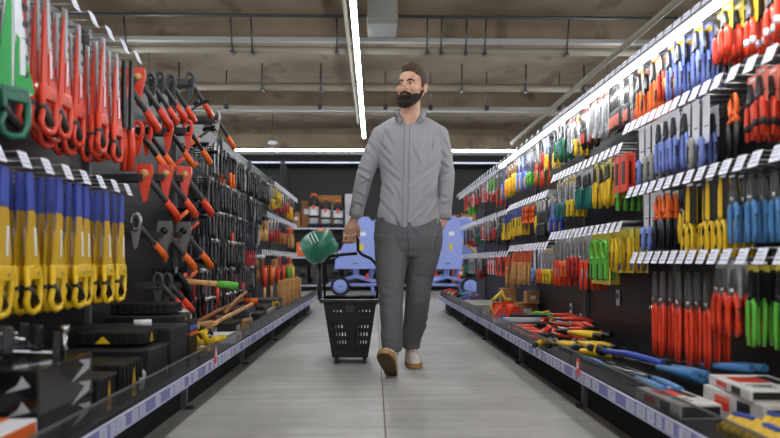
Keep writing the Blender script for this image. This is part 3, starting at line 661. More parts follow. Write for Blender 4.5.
def axe(key, px, py, Y, lb, yaw=8, pitch=0, sc=1.0):
    p = P(px, py, Y); T[key].place(p, (R(pitch), 0, R(yaw)), lb, 'axes on the left rack', scale=sc)
    single('axe_bracket', MB().use('dgrey').box(((-1.25-p.x)/2, .05, -.02), (abs(-1.25-p.x), .012, .03)).box(((-1.25-p.x)/2, -.035, -.02), (abs(-1.25-p.x), .012, .03)), 'dark bracket holding the '+lb.split(',')[0]+', '+lb.split(', ')[1], 'bracket', p, group='axe brackets')
for k, x, y, Y, lb in (
  ('axR',123,78,3.10,'hatchet with red head, top row, leftmost'), ('axR',138,78,3.28,'hatchet with red head, top row, second from the left'),
  ('axK',151,82,3.42,'dark looped hatchet, top row, first of four'), ('axK',160,80,3.52,'dark looped hatchet, top row, second of four'),
  ('axK',171,83,3.66,'dark looped hatchet, top row, third of four'), ('axK',190,80,3.84,'dark looped hatchet, top row, last of four'),
  ('axG',216,117,4.3,'grey looped hatchet, end of the top row'),
  ('axL',138,130,3.22,'red looped hatchet, second row, first of four'), ('axL',147,130,3.32,'red looped hatchet, second row, second of four'),
  ('axL',168,128,3.52,'red looped hatchet, second row, third of four'), ('axL',188,128,3.74,'red looped hatchet, second row, last of four'),
  ('axR',145,174,3.18,'hatchet with red head, third row, first of three'), ('axR',166,174,3.36,'hatchet with red head, third row, middle one'), ('axR',185,175,3.56,'hatchet with red head, third row, last of three'),
  ('axG',136,222,3.14,'grey slotted hatchet, fourth row, leftmost'), ('axI',165,231,3.40,'heavy hammer with grey head, fourth row, first of two'), ('axI',184,231,3.58,'heavy hammer with grey head, fourth row, second of two'),
  ('axK',158,281,3.36,'dark looped hatchet, lowest row, first of three'), ('axK',167,281,3.46,'dark looped hatchet, lowest row, second of three'),
  ('axW',182,281,3.62,'hatchet with green-tipped wooden handle, lowest row')):
    sc = .95 if k in ('axI','axR') else .82
    if k == 'axW': axe(k, x, y, Y, lb, yaw=-30, pitch=32, sc=.95)
    else: axe(k, x, y, Y, lb, sc=sc)
# extra tools hung among the axes
def tool_at(key, px, py, Y, lb, rz=PI/2, rx=0, ry=0, group=None, sc=1):
    return T[key].place(P(px, py, Y), (rx, ry, rz), lb, group, scale=sc)
k = 0
for x, y, Y in ((205,100,4.0),(214,126,4.1),(204,142,4.0),(213,150,4.15),(205,196,4.02),(214,208,4.15),(204,214,4.0),(212,256,4.1),(203,258,4.0)):
    tool_at(('hmR','hmO','hmR')[k%3], x, y, Y, 'hammer angled out between the axes and wrenches, %s from the top' % ORD[k], ry=-.0, rx=-.9, rz=-.7, group='hammers beside the axes'); k += 1
# ------------------------------------------------------------ goods lying in the trays
DK = .181
def box_thing(name, label, cat, c, d, m, rz=0, lid=None, lab=None, group=None, open_=False, ribs=0):
    t = thing(name, label, cat, (c[0], c[1], c[2]), (0,0,rz), group)
    x, y, z = d
    if open_:
        w_ = .006; mk('body', MB().use(m).box((0,0,w_/2),(x,y,w_)).box((-x/2+w_/2,0,z/2),(w_,y,z)).box((x/2-w_/2,0,z/2),(w_,y,z)).box((0,-y/2+w_/2,z/2),(x,w_,z)).box((0,y/2-w_/2,z/2),(x,w_,z)), t)
    else: mk('body', MB().use(m).box((0,0,z/2), d, .004), t)
    if lid: mk('lid', MB().use(lid).box((0,0,z+.004), (x*1.03, y*1.03, .012), .003), t)
    for q in range(ribs):
        mk('rib', MB().use(m).box((x/2+.003, -y/2+y*(q+.5)/ribs, z/2), (.008, y/ribs*.45, z*.9), .002), t); mk('rib', MB().use(m).box((-x/2+x*(q+.5)/ribs, -y/2-.003, z/2), (x/ribs*.45, .008, z*.9), .002), t)
    if lab:
        mk('label_sticker', MB().use(lab).prism([(-x*.1,z*.1),(x*.1,z*.1),(0,z*.7)], -y/2-.009, -y/2-.0075), t)
        mk('label_sticker', MB().use(lab).prism([(-y*.12,z*.1),(y*.12,z*.1),(0,z*.85)], x/2+.0078, x/2+.009, 'x').use('dark').prism([(-y*.04,z*.18),(y*.04,z*.18),(0,z*.5)], x/2+.009, x/2+.0095, 'x'), t)
    return t
# near left corner
t = box_thing('tool_case', 'glossy black boxed tool with silver print in the near left corner of the tray', 'box', (-.965, 1.84, DK), (.34,.32,.205), mat('gloss_black', '121214', .2, coat=.4))
for q in range(3): mk('printed_bracket', MB().use('silverfoil').prism([(.02,.025+q*.06),(.13,.045+q*.06),(.14,.07+q*.06),(.06,.078+q*.06),(.10,.06+q*.06)], .1702, .1712, 'x'), t); mk('printed_bracket', MB().use('silverfoil').prism([(.09,.03+q*.06),(.15,.045+q*.06),(.13,.07+q*.06),(.12,.05+q*.06)], -.1612, -.1602), t)
mk('red_print', MB().use('dred').box((-.02,-.1615,.13), (.03,.002,.02)), t)
t = box_thing('carton', 'white and orange carton in front of the glossy black box, near left corner', 'box', (-.93, 1.53, DK), (.3,.22,.10), 'white', lid=None)
mk('orange_band', MB().use('orange').box((.06,0,.102), (.06,.2,.004)).box((.1505,0,.08), (.002,.2,.03)), t)
mk('black_tool', MB().use('black').tube([(-.1,0,.12),(-.02,.02,.17),(.06,.02,.14),(.1,.0,.12)], [.03,.035,.03,.02], 10), t)
for i, (x, y, rz) in enumerate(((-.93,1.88,.5),(-1.02,1.80,-.4),(-1.05,1.95,.9),(-.90,1.78,1.4))):
    t = thing('bar_clamp', 'silver and black clamp lying on the glossy black box, %s' % ('nearest the aisle','at its middle','against the panel','nearest the viewer')[i], 'clamp', (x, y, DK+.225+i*.008), (0,.1,rz), 'clamps on the black box')
    mk('bar', MB().use('chrome').box((0,0,0), (.2,.014,.006)), t); mk('jaw', MB().use('black').box((.08,0,.02), (.025,.02,.07), .004), t); mk('jaw', MB().use('dgrey').box((-.04,0,.02), (.03,.022,.06), .004), t); mk('screw', MB().use('chrome').tube([(-.1,0,.03),(0,0,.03)], .006, 7), t)
t = thing('bolt', 'upright steel bolt standing on the glossy black box', 'bolt', (-.83, 1.9, DK+.206)); mk('shank', MB().use('chrome').tube([(0,0,0),(0,0,.07)], .007, 8), t); mk('head', MB().use('chrome').lathe([(.013,.07),(.013,.085)], 6), t)
# black boxes and bins
BX = [(-.95,2.14,0,.28,.14,.12,'dark',0,'yellow','low black box beside the fence with a yellow label, nearest'),
 (-.98,2.36,0,.34,.2,.13,'black',6,'yellow','ribbed black bin behind the nearest low box'),
 (-.99,2.62,0,.38,.22,.15,'dark',0,None,'wide flat-fronted black box in the middle of the tray'),
 (-.98,2.64,.16,.28,.16,.045,'black',7,'yellow','ribbed black bin on top of the wide flat-fronted box'),
 (-1.0,2.90,0,.4,.24,.2,'dark',0,None,'tall dark box with framed front behind the wide one'),
 (-1.02,3.19,0,.34,.24,.16,'black',8,None,'ribbed black bin at the base of the far stack'),
 (-1.02,3.19,.165,.32,.22,.06,'dark',0,'yellow','thin black case in the middle of the far stack'),
 (-1.03,3.20,.23,.26,.18,.045,'black',9,None,'ribbed black bin on top of the far stack')]
for x, y, z, dx, dy, dz, m, rb, lb, lab in BX:
    t = box_thing('storage_bin' if rb else 'tool_box', lab, 'box', (x, y, DK+z), (dx, dy, dz), m, ribs=rb, lab=lb)
    if not rb: mk('frame_edge', MB().use('dgrey').box((0,-dy/2-.003,dz-.006), (dx,.006,.008)).box((dx/2+.003,0,dz-.006), (.006,dy,.008)).box((0,-dy/2-.003,.006), (dx,.006,.006)), t)
t = thing('rolled_label', 'short white tube lying on the tall dark box', 'tube', (-.86, 2.62, DK+.235)); mk('roll', MB().use('white').tube([(-.03,0,0),(.03,.01,0)], .012, 10), t); mk('core', MB().use('dgrey').tube([(-.031,0,0),(-.0295,.0,0)], .006, 8), t)
t = box_thing('sticker_box', 'small black box with blue and orange print at the right end of the bins', 'box', (-.84, 3.16, DK), (.06,.14,.2), 'black'); mk('print', MB().use('blue').box((.031,0,.17), (.002,.12,.02)).use('orange').box((.031,0,.14), (.002,.12,.015)).use('blue').box((0,-.071,.17), (.05,.002,.02)).use('orange').box((0,-.071,.145), (.05,.002,.014)), t)
for i, (x, y, m) in enumerate(((-.84,2.80,'white'),(-.83,2.45,'silverfoil'),(-.82,3.36,'silverfoil'))):
    t = thing('plastic_bag', 'crumpled clear bag of small parts by the left fence, %s' % ('middle one','nearest','farthest')[i], 'bag', (x, y, DK+.04)); mk('bag', MB().use(m).ball((0,0,0), (.035,.05,.038), 8, 6).ball((.01,.03,.02), (.02,.03,.025), 7, 5), t); mk('knot', MB().use(m).tube([(0,0,.03),(.005,.01,.055)], [.012,.004], 6), t)
t = thing('helmet', 'pale grey rounded plastic piece beside the yellow clamps', 'cap', (-.98, 3.52, DK+.18)); mk('shell', MB().use('grey').ball((0,0,0), (.07,.09,.05)), t); mk('block', MB().use('black').box((0,0,-.12), (.12,.16,.12), .01), t)
# yellow hand clamps pile
def yclamp(r):
    mk('jaw', MB().use('black').tube([(0,.0,0),(.05,0,.01),(.075,0,0)], [.014,.012,.006], 8), r, link=False)
    for s in (-1,1): mk('grip', MB().use('yellow').tube([(0,s*.008,0),(-.04,s*.03,0),(-.1,s*.035,.0)], [.010,.015,.013], 8), r, link=False)
YC = Tpl('spring_clamp', 'clamp', 'yellow', yclamp)
pos = ['on top of the pile','at the near end of the pile','low at the left of the pile','at the far end of the pile','low at the right of the pile','in the middle of the pile','leaning on the fence','farthest back']
for i, (x, y, z, a, b_) in enumerate(((-.86,3.46,.135,.3,.5),(-.85,3.30,.04,2.2,.2),(-.93,3.38,.05,1.2,-.2),(-.86,3.60,.07,.8,.4),(-.82,3.42,.05,2.8,.5),(-.88,3.5,.095,1.9,.3),(-.80,3.34,.06,1.1,.9),(-.95,3.62,.10,.2,.2))):
    YC.place((x, y, DK+z), (0, b_, a), 'yellow-handled hand clamp in the left tray, '+pos[i], 'yellow hand clamps in the left tray')
# wooden shafts lying, boxes, tools further on
for i, (a, b_) in enumerate(((P(183,330,3.95), P(243,299,4.9)), (P(192,336,3.8), P(252,304,4.7)), (P(225,312,4.3), P(246,292,5.0)), (P(170,332,3.7), P(212,322,4.0)))):
    t = thing('tool_shaft', 'long wooden tool shaft lying across the left tray, %s' % ('highest','lowest','shortest steep one','leftmost')[i], 'tool handle', a, group='wooden shafts in the left tray')
    mk('shaft', MB().use('wood' if i%2 else 'dwood').tube([(0,0,0), (b_-a)/2+Vector((0,0,.004)), b_-a], [.014,.016,.012], 8), t); mk('end_cap', MB().use('dwood').ball((0,0,0), .0155, 8, 6), t)
gl = [(-.86,4.05,'carton','white','white flat packet leaning behind the fence',.16,.2,.05),(-.98,4.3,'tool_case','black','black case under the wooden shafts',.3,.35,.1),
 (-.86,4.5,'carton','kraft','pale brown carton behind the fence',.12,.2,.09),(-1.0,4.85,'tool_case','dgrey','dark grey case against the left panel',.3,.4,.14),(-.87,5.0,'carton','black','black carton behind the middle of the left fence',.16,.3,.1),
 (-1.0,5.5,'tool_case','black','black case with orange roll on top',.34,.4,.12),(-.87,5.6,'carton','grey','grey carton behind the left fence',.14,.3,.09),(-1.0,6.1,'tool_case','dgrey','far dark grey case before the upright shafts',.35,.4,.14)]
for x, y, nm, m, lb, dx, dy, dz in gl:
    t = box_thing(nm, lb, 'box', (x, y, DK), (dx, dy, dz), m); mk('label_sticker', MB().use('red' if m in ('white','kraft') else 'silverfoil').box((dx/2+.001,0,dz*.6), (.002,dy*.3,dz*.3)).box((0,-dy/2-.001,dz*.6), (dx*.4,.002,dz*.3)), t)
t = thing('tape_roll', 'orange roll on the black case in the left tray', 'roll', (-.95, 5.45, DK+.125)); mk('roll', MB().use('orange').lathe([(.02,0),(.05,0),(.05,.05),(.02,.05)], 14), t); mk('core', MB().use('kraft').lathe([(.019,.001),(.019,.052)], 12), t)
t = thing('yellow_strap', 'small yellow strap behind the left fence', 'strap', (-.84, 5.95, DK+.1)); mk('strap', MB().use('yellow').tube([(0,-.1,0),(0,0,.02),(.01,.1,0)], .018, 8), t); mk('buckle', MB().use('dgrey').box((0,.0,.02), (.03,.03,.03), .004), t); mk('base_block', MB().use('black').box((0,0,-.06), (.08,.24,.08), .004), t)
for i in range(10):
    t = thing('upright_shaft', 'pale wooden shaft standing in the left tray, %s of the row' % ORD[i], 'tool handle', (-.83-.05*(i%2), 6.42+.17*i, DK), group='upright wooden shafts')
    mk('shaft', MB().use('wood').box((0,0,.145), (.045,.05,.29-.01*(i%3)), .01), t); mk('end_cap', MB().use('dwood').box((0,0,.292-.01*(i%3)), (.03,.035,.006), .002), t)
for i in range(12):
    c = ('red','orange','red','black','red','green','lyellow','green')[min(7, i*8//12)]
    t = thing('garden_fork', '%s-handled hand tool standing behind the upright shafts, %s in line' % (dict(red='red',orange='orange',black='black',green='green',lyellow='yellow')[c], ORD[i]), 'hand tool', (-.99-.03*(i%2), 6.35+.22*i, DK), group='upright hand tools')
    mk('shaft', MB().use('wood').tube([(0,0,0),(0,0,.24)], .012, 7), t); mk('handle', MB().use(c).tube([(0,0,.23),(0,0,.32),(0,0,.40)], [.018,.022,.02], 8), t)
# right tray ------------------------------------------------
def long_cutter(a, b_, gc, label, gap=.05, L=None, sh='dsteel'):
    a, b_ = Vector(a), Vector(b_); d = b_-a; n = d.cross(Vector((0,0,1))).normalized()
    t = thing('bolt_cutter', label, 'cutters', a, group='long cutters in the right tray')
    mk('jaws', MB().use('dsteel').tube([-d*.14, -d*.02, d*.08], [.006,.022,.018], 8, flat=.6), t)
    for s in (-1, 1):
        p = [d*.05+n*s*.008, d*.25+n*s*gap*.7, d*.62+n*s*gap]; h = mk('arm', MB().use(sh).tube(p, .0085, 7), t)
        mk('grip', MB().use(gc).tube([d*.6+n*s*gap, d*.82+n*s*gap*.95, d+n*s*gap*.8], [.011,.015,.013], 10), h)
LC = [((1.13,2.86,.24),(1.235,2.22,.30),'lblue','blue-gripped bolt cutter lying highest against the right panel'),
 ((1.06,2.95,.235),(1.10,2.33,.262),'lblue','blue-gripped bolt cutter in the middle of the right tray'),
 ((1.0,2.9,.215),(.97,2.25,.225),'lblue','long light blue bolt cutter nearest the right fence'),
 ((1.17,3.0,.215),(1.2,2.45,.215),'lblue','blue-gripped bolt cutter low against the right panel')]
for a, b_, gc, lb in LC: long_cutter(a, b_, gc, lb, gap=.03)
t = thing('pipe_bender', 'violet tubular handle crossing the bolt cutters', 'bar', (.98,2.98,.26)); mk('tube', MB().use('blue').tube([(0,0,0),(.05,-.18,.01),(.11,-.36,0)], .013, 9), t); mk('joint', MB().use('black').ball((0,.01,0), (.03,.03,.025), 8, 6), t)
t = thing('blue_lever', 'blue lever with thin steel rod beside the right fence', 'bar', (.92,3.05,.22)); mk('lever', MB().use('lblue').tube([(0,0,0),(.01,-.14,.0),(.015,-.22,0)], [.012,.016,.012], 9), t); mk('rod', MB().use('steel').tube([(.015,-.2,0),(.06,-.55,.01)], .007, 7), t); mk('loop', MB().use('black').tube([(.02,-.4,0),(0,-.5,-.02),(.03,-.6,-.02),(.08,-.55,0)], .005, 6), t)
for i, (x, y, z, a) in enumerate(((.93,3.5,.235,-1.2),(.98,3.38,.25,-1.7),(.95,3.25,.225,-.7),(1.06,3.45,.24,-1.4),(.92,3.65,.225,-2.0),(1.02,3.62,.275,-1.0))):
    t = thing('pipe_cutter', 'yellow-handled cutter with black ends in the right tray, %s' % ('nearest the fence','in the middle','nearest the viewer','nearest the panel','farthest back','on top')[i], 'cutters', (x, y, z), (0,0,a), 'yellow cutters in the right tray')
    for s in (-1,1): mk('handle', MB().use('yellow').tube([(0,s*.01,0),(.09,s*.03,0),(.19,s*.035,0)], [.011,.016,.014], 8), t); mk('tip', MB().use('black').tube([(.185,s*.035,0),(.235,s*.03,0)], [.017,.013], 8), t)
    mk('head', MB().use('dsteel').tube([(-.09,0,0),(-.03,0,0),(.01,0,0)], [.008,.02,.014], 8), t)
for i in range(9):
    x, y = 1.02+.06*(i%3)+.01*i, 3.85+.11*i; a = (-1.1,-.7,-1.5,-2.0)[i%4]
    t = thing('ratchet_clamp', 'red-barred clamp in the pile on the right tray, %s in line' % ORD[i], 'clamp', (x, y, .235+.022*(i%3)), (0,.05,a), 'red clamps in the right tray')
    mk('bar', MB().use('red').tube([(0,0,0),(.12,0,.012),(.22,0,.0)], [.013,.016,.012], 8), t); mk('bar', MB().use('red').tube([(0,.03,0),(.1,.05,.01),(.2,.055,0)], [.012,.015,.012], 8), t)
    mk('head', MB().use('black').box((.235,.02,0), (.06,.075,.03), .008), t); mk('lever', MB().use('steel').tube([(-.05,0,0),(0,.015,0)], .01, 7), t)
t = thing('glove', 'crumpled white tag among the red clamps', 'tag', (1.06,3.9,.30), (0,.3,.4)); mk('paper', MB().use('white').box((0,0,0), (.08,.04,.004), .001), t); mk('string', MB().use('dgrey').tube([(.04,0,0),(.06,.02,-.02)], .002, 5), t)
for i in range(7):
    t = thing('red_pliers', 'red-gripped pliers lying by the right fence, %s in line' % ORD[i], 'pliers', (.90+.03*(i%2), 4.05+.1*i, .208+.018*(i%2)), (0,0,-1.2+.1*(i%3)), 'red pliers by the right fence')
    for s in (-1,1): mk('grip', MB().use('red').tube([(0,s*.008,0),(.06,s*.022,0),(.13,s*.02,0)], [.008,.012,.011], 8), t)
    mk('jaws', MB().use('dsteel').tube([(-.07,0,0),(-.02,0,0),(.005,0,0)], [.004,.012,.01], 7), t)
for i, (x, y, m, z) in enumerate(((1.03,4.8,'silverfoil',.24),(1.1,4.95,'black',.25),(1.0,5.0,'silverfoil',.215))):
    t = thing('long_level', '%s bar lying across the right tray, %s' % (('bright','black','dull')[i], ('nearest','against the panel','farthest')[i]), 'bar', (x, y, z), (0,0,-.15)); mk('bar', MB().use(m).box((0,0,0), (.28,.04,.03), .004), t); mk('end_cap', MB().use('black').box((.142,0,0), (.01,.042,.032), .002), t)
for i in range(6):
    t = thing('corner_clamp', 'red corner clamp with blue knob in the right tray, %s in line' % ORD[i], 'clamp', (.93+.09*(i%2)+.02*i, 5.05+.16*i, DK+.005), (0,0,.5*i), 'red corner clamps in the right tray')
    mk('body', MB().use('red').prism([(-.06,0),(.06,0),(.075,.04),(.03,.12),(-.03,.12),(-.075,.04)], -.03, .03), t); mk('knob', MB().use('blue').lathe([(.018,-.045),(.02,-.03)], 10, axis='y', c=(0,0,.06)), t); mk('arm', MB().use('lyellow').tube([(0,.035,.02),(.04,.05,.1)], .008, 6), t)
t = thing('quick_clamp', 'yellow clamp lying on top of the red corner clamps', 'clamp', (1.03,5.62,.34)); mk('frame', MB().use('lyellow').tube([(-.08,0,-.02),(-.04,0,.02),(.0,0,.06),(.02,0,.0),(.1,0,-.02)], .014, 8), t); mk('screw', MB().use('steel').tube([(0,0,.05),(.01,0,-.03)], .006, 6), t)
t = thing('quick_clamp', 'green and yellow clamp against the right panel', 'clamp', (1.18,5.0,.23)); mk('frame', MB().use('green').tube([(-.08,.1,0),(0,.05,.04),(.06,-.1,.03),(.1,-.2,0)], .014, 8), t); mk('screw', MB().use('lyellow').tube([(-.05,.2,0),(.05,-.1,.06)], .009, 6), t)
for i, (x, y, z, a, b_, c) in enumerate(((1.25,5.75,0,.16,.2,.12),(1.27,5.6,.122,.1,.12,.1),(1.15,6.0,0,.12,.16,.23))):
    t = box_thing('cardboard_box', 'brown cardboard box against the right panel, %s' % ('under the small one','small one on top','tall narrow one behind')[i], 'box', (x, y+.02, DK+z), (a, b_, c), 'kraft', group='brown boxes in the right tray'); mk('tape', MB().use('pipe').box((0,0,c+.001), (.03,b_,.001)).use('white').box((0,-b_/2-.001,c*.5), (a*.4,.001,c*.3)), t)
box_thing('display_tray', 'long pale tray lying in the far right tray shelf', 'tray', (1.02,6.5,DK), (.28,.8,.07), 'silverfoil', lid='grey')
for i in range(10):
    c = ('blue','orange','blue','dgreen','pblue','grey','orange','blue','dgreen','red')[i]
    nm = dict(blue='blue',orange='orange',dgreen='dark green',pblue='pale blue',grey='grey',red='red')[c]
    t = thing('hand_clamp', '%s clamp in the far right tray, %s in line' % (nm, ORD[i]), 'clamp', (.96+.08*(i%3), 7.1+.19*i, DK+.03), (0,0,.7*i), 'small clamps in the far right tray')
    mk('frame', MB().use(c).tube([(-.09,0,0),(-.06,0,.05),(.0,.02,.07),(.08,0,.04),(.12,0,0)], .018, 7), t); mk('screw', MB().use('steel').tube([(-.02,.02,-.01),(.02,0,.06)], .01, 6), t)
for i in range(12):
    t = thing('steel_bracket', 'dark steel tool lying at the back of the right tray, %s in line' % ORD[i], 'tool', (1.12+.05*(i%3), 4.0+.24*i, DK+.02), (0,0,1.1*i), 'dark tools at the back of the right tray')
    mk('arm', MB().use('dsteel').tube([(-.1,0,0),(0,.02,.01),(.1,0,0)], [.01,.016,.01], 7), t); mk('joint', MB().use('black').ball((0,.02,.01), .022, 8, 6), t)
# near right cartons
def carton(lb, c, d, rz, band):
    t = box_thing('carton', lb, 'box', c, d, mat('printed_carton', 'd8d6d2', .5, var=.08, vscale=30), rz=rz); x, y, z = d
    mk('printed_panel', MB().use('red').box((-x*.1,y*.12,z+.0006), (x*.5,y*.3,.001)).box((-x/2-.0006,y*.15,z*.55), (.001,y*.25,z*.5)).use('black').box((x*.28,y*.12,z+.0006), (x*.2,y*.5,.001)).box((-x/2-.0006,-y*.2,z*.5), (.001,y*.2,z*.7)).box((0,-y/2-.0006,z*.5), (x*.9,.001,z*.7)), t)
    mk('text_lines', MB().use('dgrey').box((-x*.15,-y*.2,z+.0008), (x*.4,.006,.001)).box((-x*.15,-y*.26,z+.0008), (x*.3,.004,.001)).box((-x*.15,-y*.32,z+.0008), (x*.35,.004,.001)), t)
carton('white and red tool carton nearest the right fence', (.945,2.17,DK), (.13,.30,.045), .06, 1)
carton('wider white and red tool carton behind, against the right panel', (1.13,2.0,DK), (.2,.33,.08), .02, 1)
carton('white and red carton stacked on the wider one', (1.12,2.01,DK+.082), (.18,.28,.03), -.08, 1)
for i in range(8):
    t = thing('rope_bundle', 'yellow and blue strapped bundle in the near right tray, %s' % (ORD[i]), 'strap bundle', (.925+.095*(i%4), 1.60+.125*(i//4), DK+.042), (0,0,.3*(i%3)), 'yellow strap bundles')
    b_ = MB().use('yellow')
    for q in range(5): b_.tube([(-.04,-.05+.022*q,0),(0,-.06+.022*q,.03),(.042,-.05+.022*q,0),(0,-.04+.022*q,-.028)], .0115, 6, closed=True)
    mk('strap', b_, t); mk('band', MB().use('blue').box((0,0,.036), (.018,.07,.008), .002), t)
# white tag cards on the right panel
for i, (px, py, Y) in enumerate(((621,298,3.8),(573,310,4.6),(583,320,4.5))):
    p = P(px, py, Y); p.x = 1.342; p.y = 1.35*FPX/(px-374)
    single('wall_note', MB().use('tag').box((0,0,0), (.004,.05,.085)).use('dsteel').box((-.0025,0,.01), (.001,.03,.03)), 'small white note stuck low on the right panel, %s' % ('nearest','farthest','lower of the far two')[i], 'note', (1.343, p.y, HC-(py-261)*p.y/FPX))
t = thing('loose_hook', 'bare chrome hook sticking out below the row beside the long red shears', 'hook', (1.35, 3.05, .42)); mk('rod', MB().use('chrome').tube([(0,0,0),(-.12,0,0),(-.14,0,.02),(-.12,0,.04)], .006, 7), t); mk('base', MB().use('steel').box((-.004,0,0), (.008,.04,.05)), t)
# ------------------------------------------------------------ far shelving
SY = 15.0
for k, (x0, x1) in enumerate(((-4.3,-1.95),(-1.95,.4),(.4,2.75),(2.75,5.1))):
    t = thing('warehouse_shelf', 'black storage shelving across the end of the aisle, %s from the left' % ('first','second','third','last')[k], 'shelf', ((x0+x1)/2, SY+.35, 0), group='storage shelving across the end of the aisle')
    w_ = x1-x0
    for z in (.12, .72, 1.34, 2.75): mk('shelf_board', MB().use('dark').box((0,0,z), (w_-.06,.7,.05)).use('label').box((0,-.354,z), (w_-.1,.004,.03)), t)
    for s in (-1,1):
        for yy in (-.33,.33): mk('post', MB().use('black').box((s*(w_/2-.03),yy,1.4), (.05,.05,2.8)), t)
    mk('back_sheet', MB().use('black').box((0,.36,1.4), (w_,.02,2.8)), t)
def vacuum(px, lb, h=.70, body='silverfoil', w=.11):
    p = P(px, 225, SY+.15); p.z = 1.366; t = thing('vacuum_cleaner', lb, 'vacuum cleaner', p, group='canister vacuums on the far shelf')
    tank = mk('tank', MB().use(body).lathe([(w*.85,.08),(w,.10),(w,h*.62),(w*.9,h*.64)], 16), t)
    mk('band', MB().use('black').lathe([(w*1.02,h*.28),(w*1.02,h*.36)], 16), tank)
    mk('motor_head', MB().use('black').lathe([(w*1.05,h*.63),(w*1.08,h*.72),(w*.9,h*.86),(w*.4,h*.95)], 16), t)
    mk('handle', MB().use('orange').tube([(-w*.6,0,h*.88),(-w*.3,0,h),(w*.3,0,h),(w*.6,0,h*.88)], .022, 7), t)
    mk('latch', MB().use('red').box((0,-w*1.04,h*.6), (.05,.03,.09), .006), t); mk('base', MB().use('black').box((0,0,.05), (w*2.2,w*2,.06), .02), t)
    for s in (-1,1): mk('wheel', MB().use('black').lathe([(.04,-.02),(.04,.02)], 12, axis='x', c=(s*w*1.05,0,.041)), t)
vacuum(314, 'tall silver canister vacuum on the far shelf, leftmost of three', .72)
vacuum(326, 'canister vacuum with black hood on the far shelf, middle of three', .62)
vacuum(338, 'canister vacuum with red latch on the far shelf, rightmost of three', .58)
for i, (px, w_, h, m, z, lb) in enumerate(((297,.16,.35,'kraft',1.366,'brown carton left of the vacuums on the far shelf'),(307,.22,.6,'dwood',1.366,'tall brown carton behind the vacuums on the far shelf'),(330,.5,.72,'kraft',1.366,'wide brown carton behind the vacuums on the far shelf'),(352,.3,.75,'white',1.366,'pale carton behind the hand holding the basket'),
    (468,.3,.35,'kraft',1.366,'brown carton on the far shelf right of the man'),(452,.3,.3,'dwood',1.366,'dark brown carton on the far shelf beside the right sleeve'),
    (303,.25,.3,'orange',.746,'orange carton on the middle far shelf'),(347,.2,.22,'yellow',.80,'yellow carton behind the basket handle'),(492,.25,.4,'kraft',.746,'brown carton behind the right mixer'),(458,.3,.4,'dwood',.146,'dark carton low behind the right mixer'))):
    p = P(px, 225, SY+(.2 if z < 1 else .5)); z = z if z != .80 else .746; t = box_thing('carton', lb, 'box', (p.x, p.y, z), (w_, .25, h), m); mk('label_sticker', MB().use('white').box((0,-.127,h*.6), (w_*.5,.002,h*.2)), t)
def machine(px, z, w_, h, m, lb, acc='black', yy=.12):
    p = P(px, 225, SY+yy); t = thing('power_machine', lb, 'machine', (p.x, p.y, z), group='boxed machines on the far shelves')
    mk('housing', MB().use(m).box((0,0,h*.55), (w_,.3,h*.6), .04), t); mk('base_frame', MB().use(acc).tube([(-w_*.5,-.15,.02),(w_*.5,-.15,.02),(w_*.5,.15,.02),(-w_*.5,.15,.02)], .02, 6, closed=True).box((0,0,h*.15), (w_*.8,.2,h*.25)), t)
    mk('grille', MB().use('dsteel').lathe([(h*.18,-.16),(h*.16,-.155)], 14, axis='y', c=(w_*.1,0,h*.55)), t)
    mk('top_handle', MB().use(acc).tube([(-w_*.3,0,h*.82),(-w_*.25,0,h),(w_*.25,0,h),(w_*.3,0,h*.82)], .018, 7), t)
machine(319, .746, .32, .42, 'orange', 'orange machine on the middle far shelf behind the basket handle')
machine(334, .746, .22, .36, 'dgrey', 'dark grey machine on the middle far shelf')
machine(359, .746, .25, .40, 'red', 'red machine on the middle far shelf, mostly behind the left mixer')
machine(334, .146, .30, .5, 'black', 'black generator low on the far shelving left of the mixer', 'dsteel')
machine(318, .146, .30, .48, 'dgrey', 'dark generator low on the far shelving behind the basket', 'dsteel')
machine(351, .146, .32, .5, 'black', 'black generator low behind the left mixer wheel', 'dsteel')
machine(302, .146, .3, .45, 'dark', 'dark machine low beside the end of the left rack', 'dsteel')
machine(438, .146, .4, .5, 'red', 'red machine low behind the right mixer frame'); machine(472, .746, .4, .45, 'dgrey', 'dark machine on the middle shelf behind the right mixer')
machine(484, .146, .5, .45, 'black', 'black machine low behind the end of the right rack'); machine(452, .746, .4, .45, 'black', 'black machine on the middle shelf beside the man')
p = P(333, 255, SY-.02); t = thing('car_battery', 'white faced battery box in front of the black generator', 'battery', (p.x, SY+.0, .746-.0)); 
mk('case', MB().use('white').box((0,.02,.06), (.30,.08,.12), .01), t); mk('cap', MB().use('dsteel').box((0,.02,.13), (.2,.06,.02), .004), t)
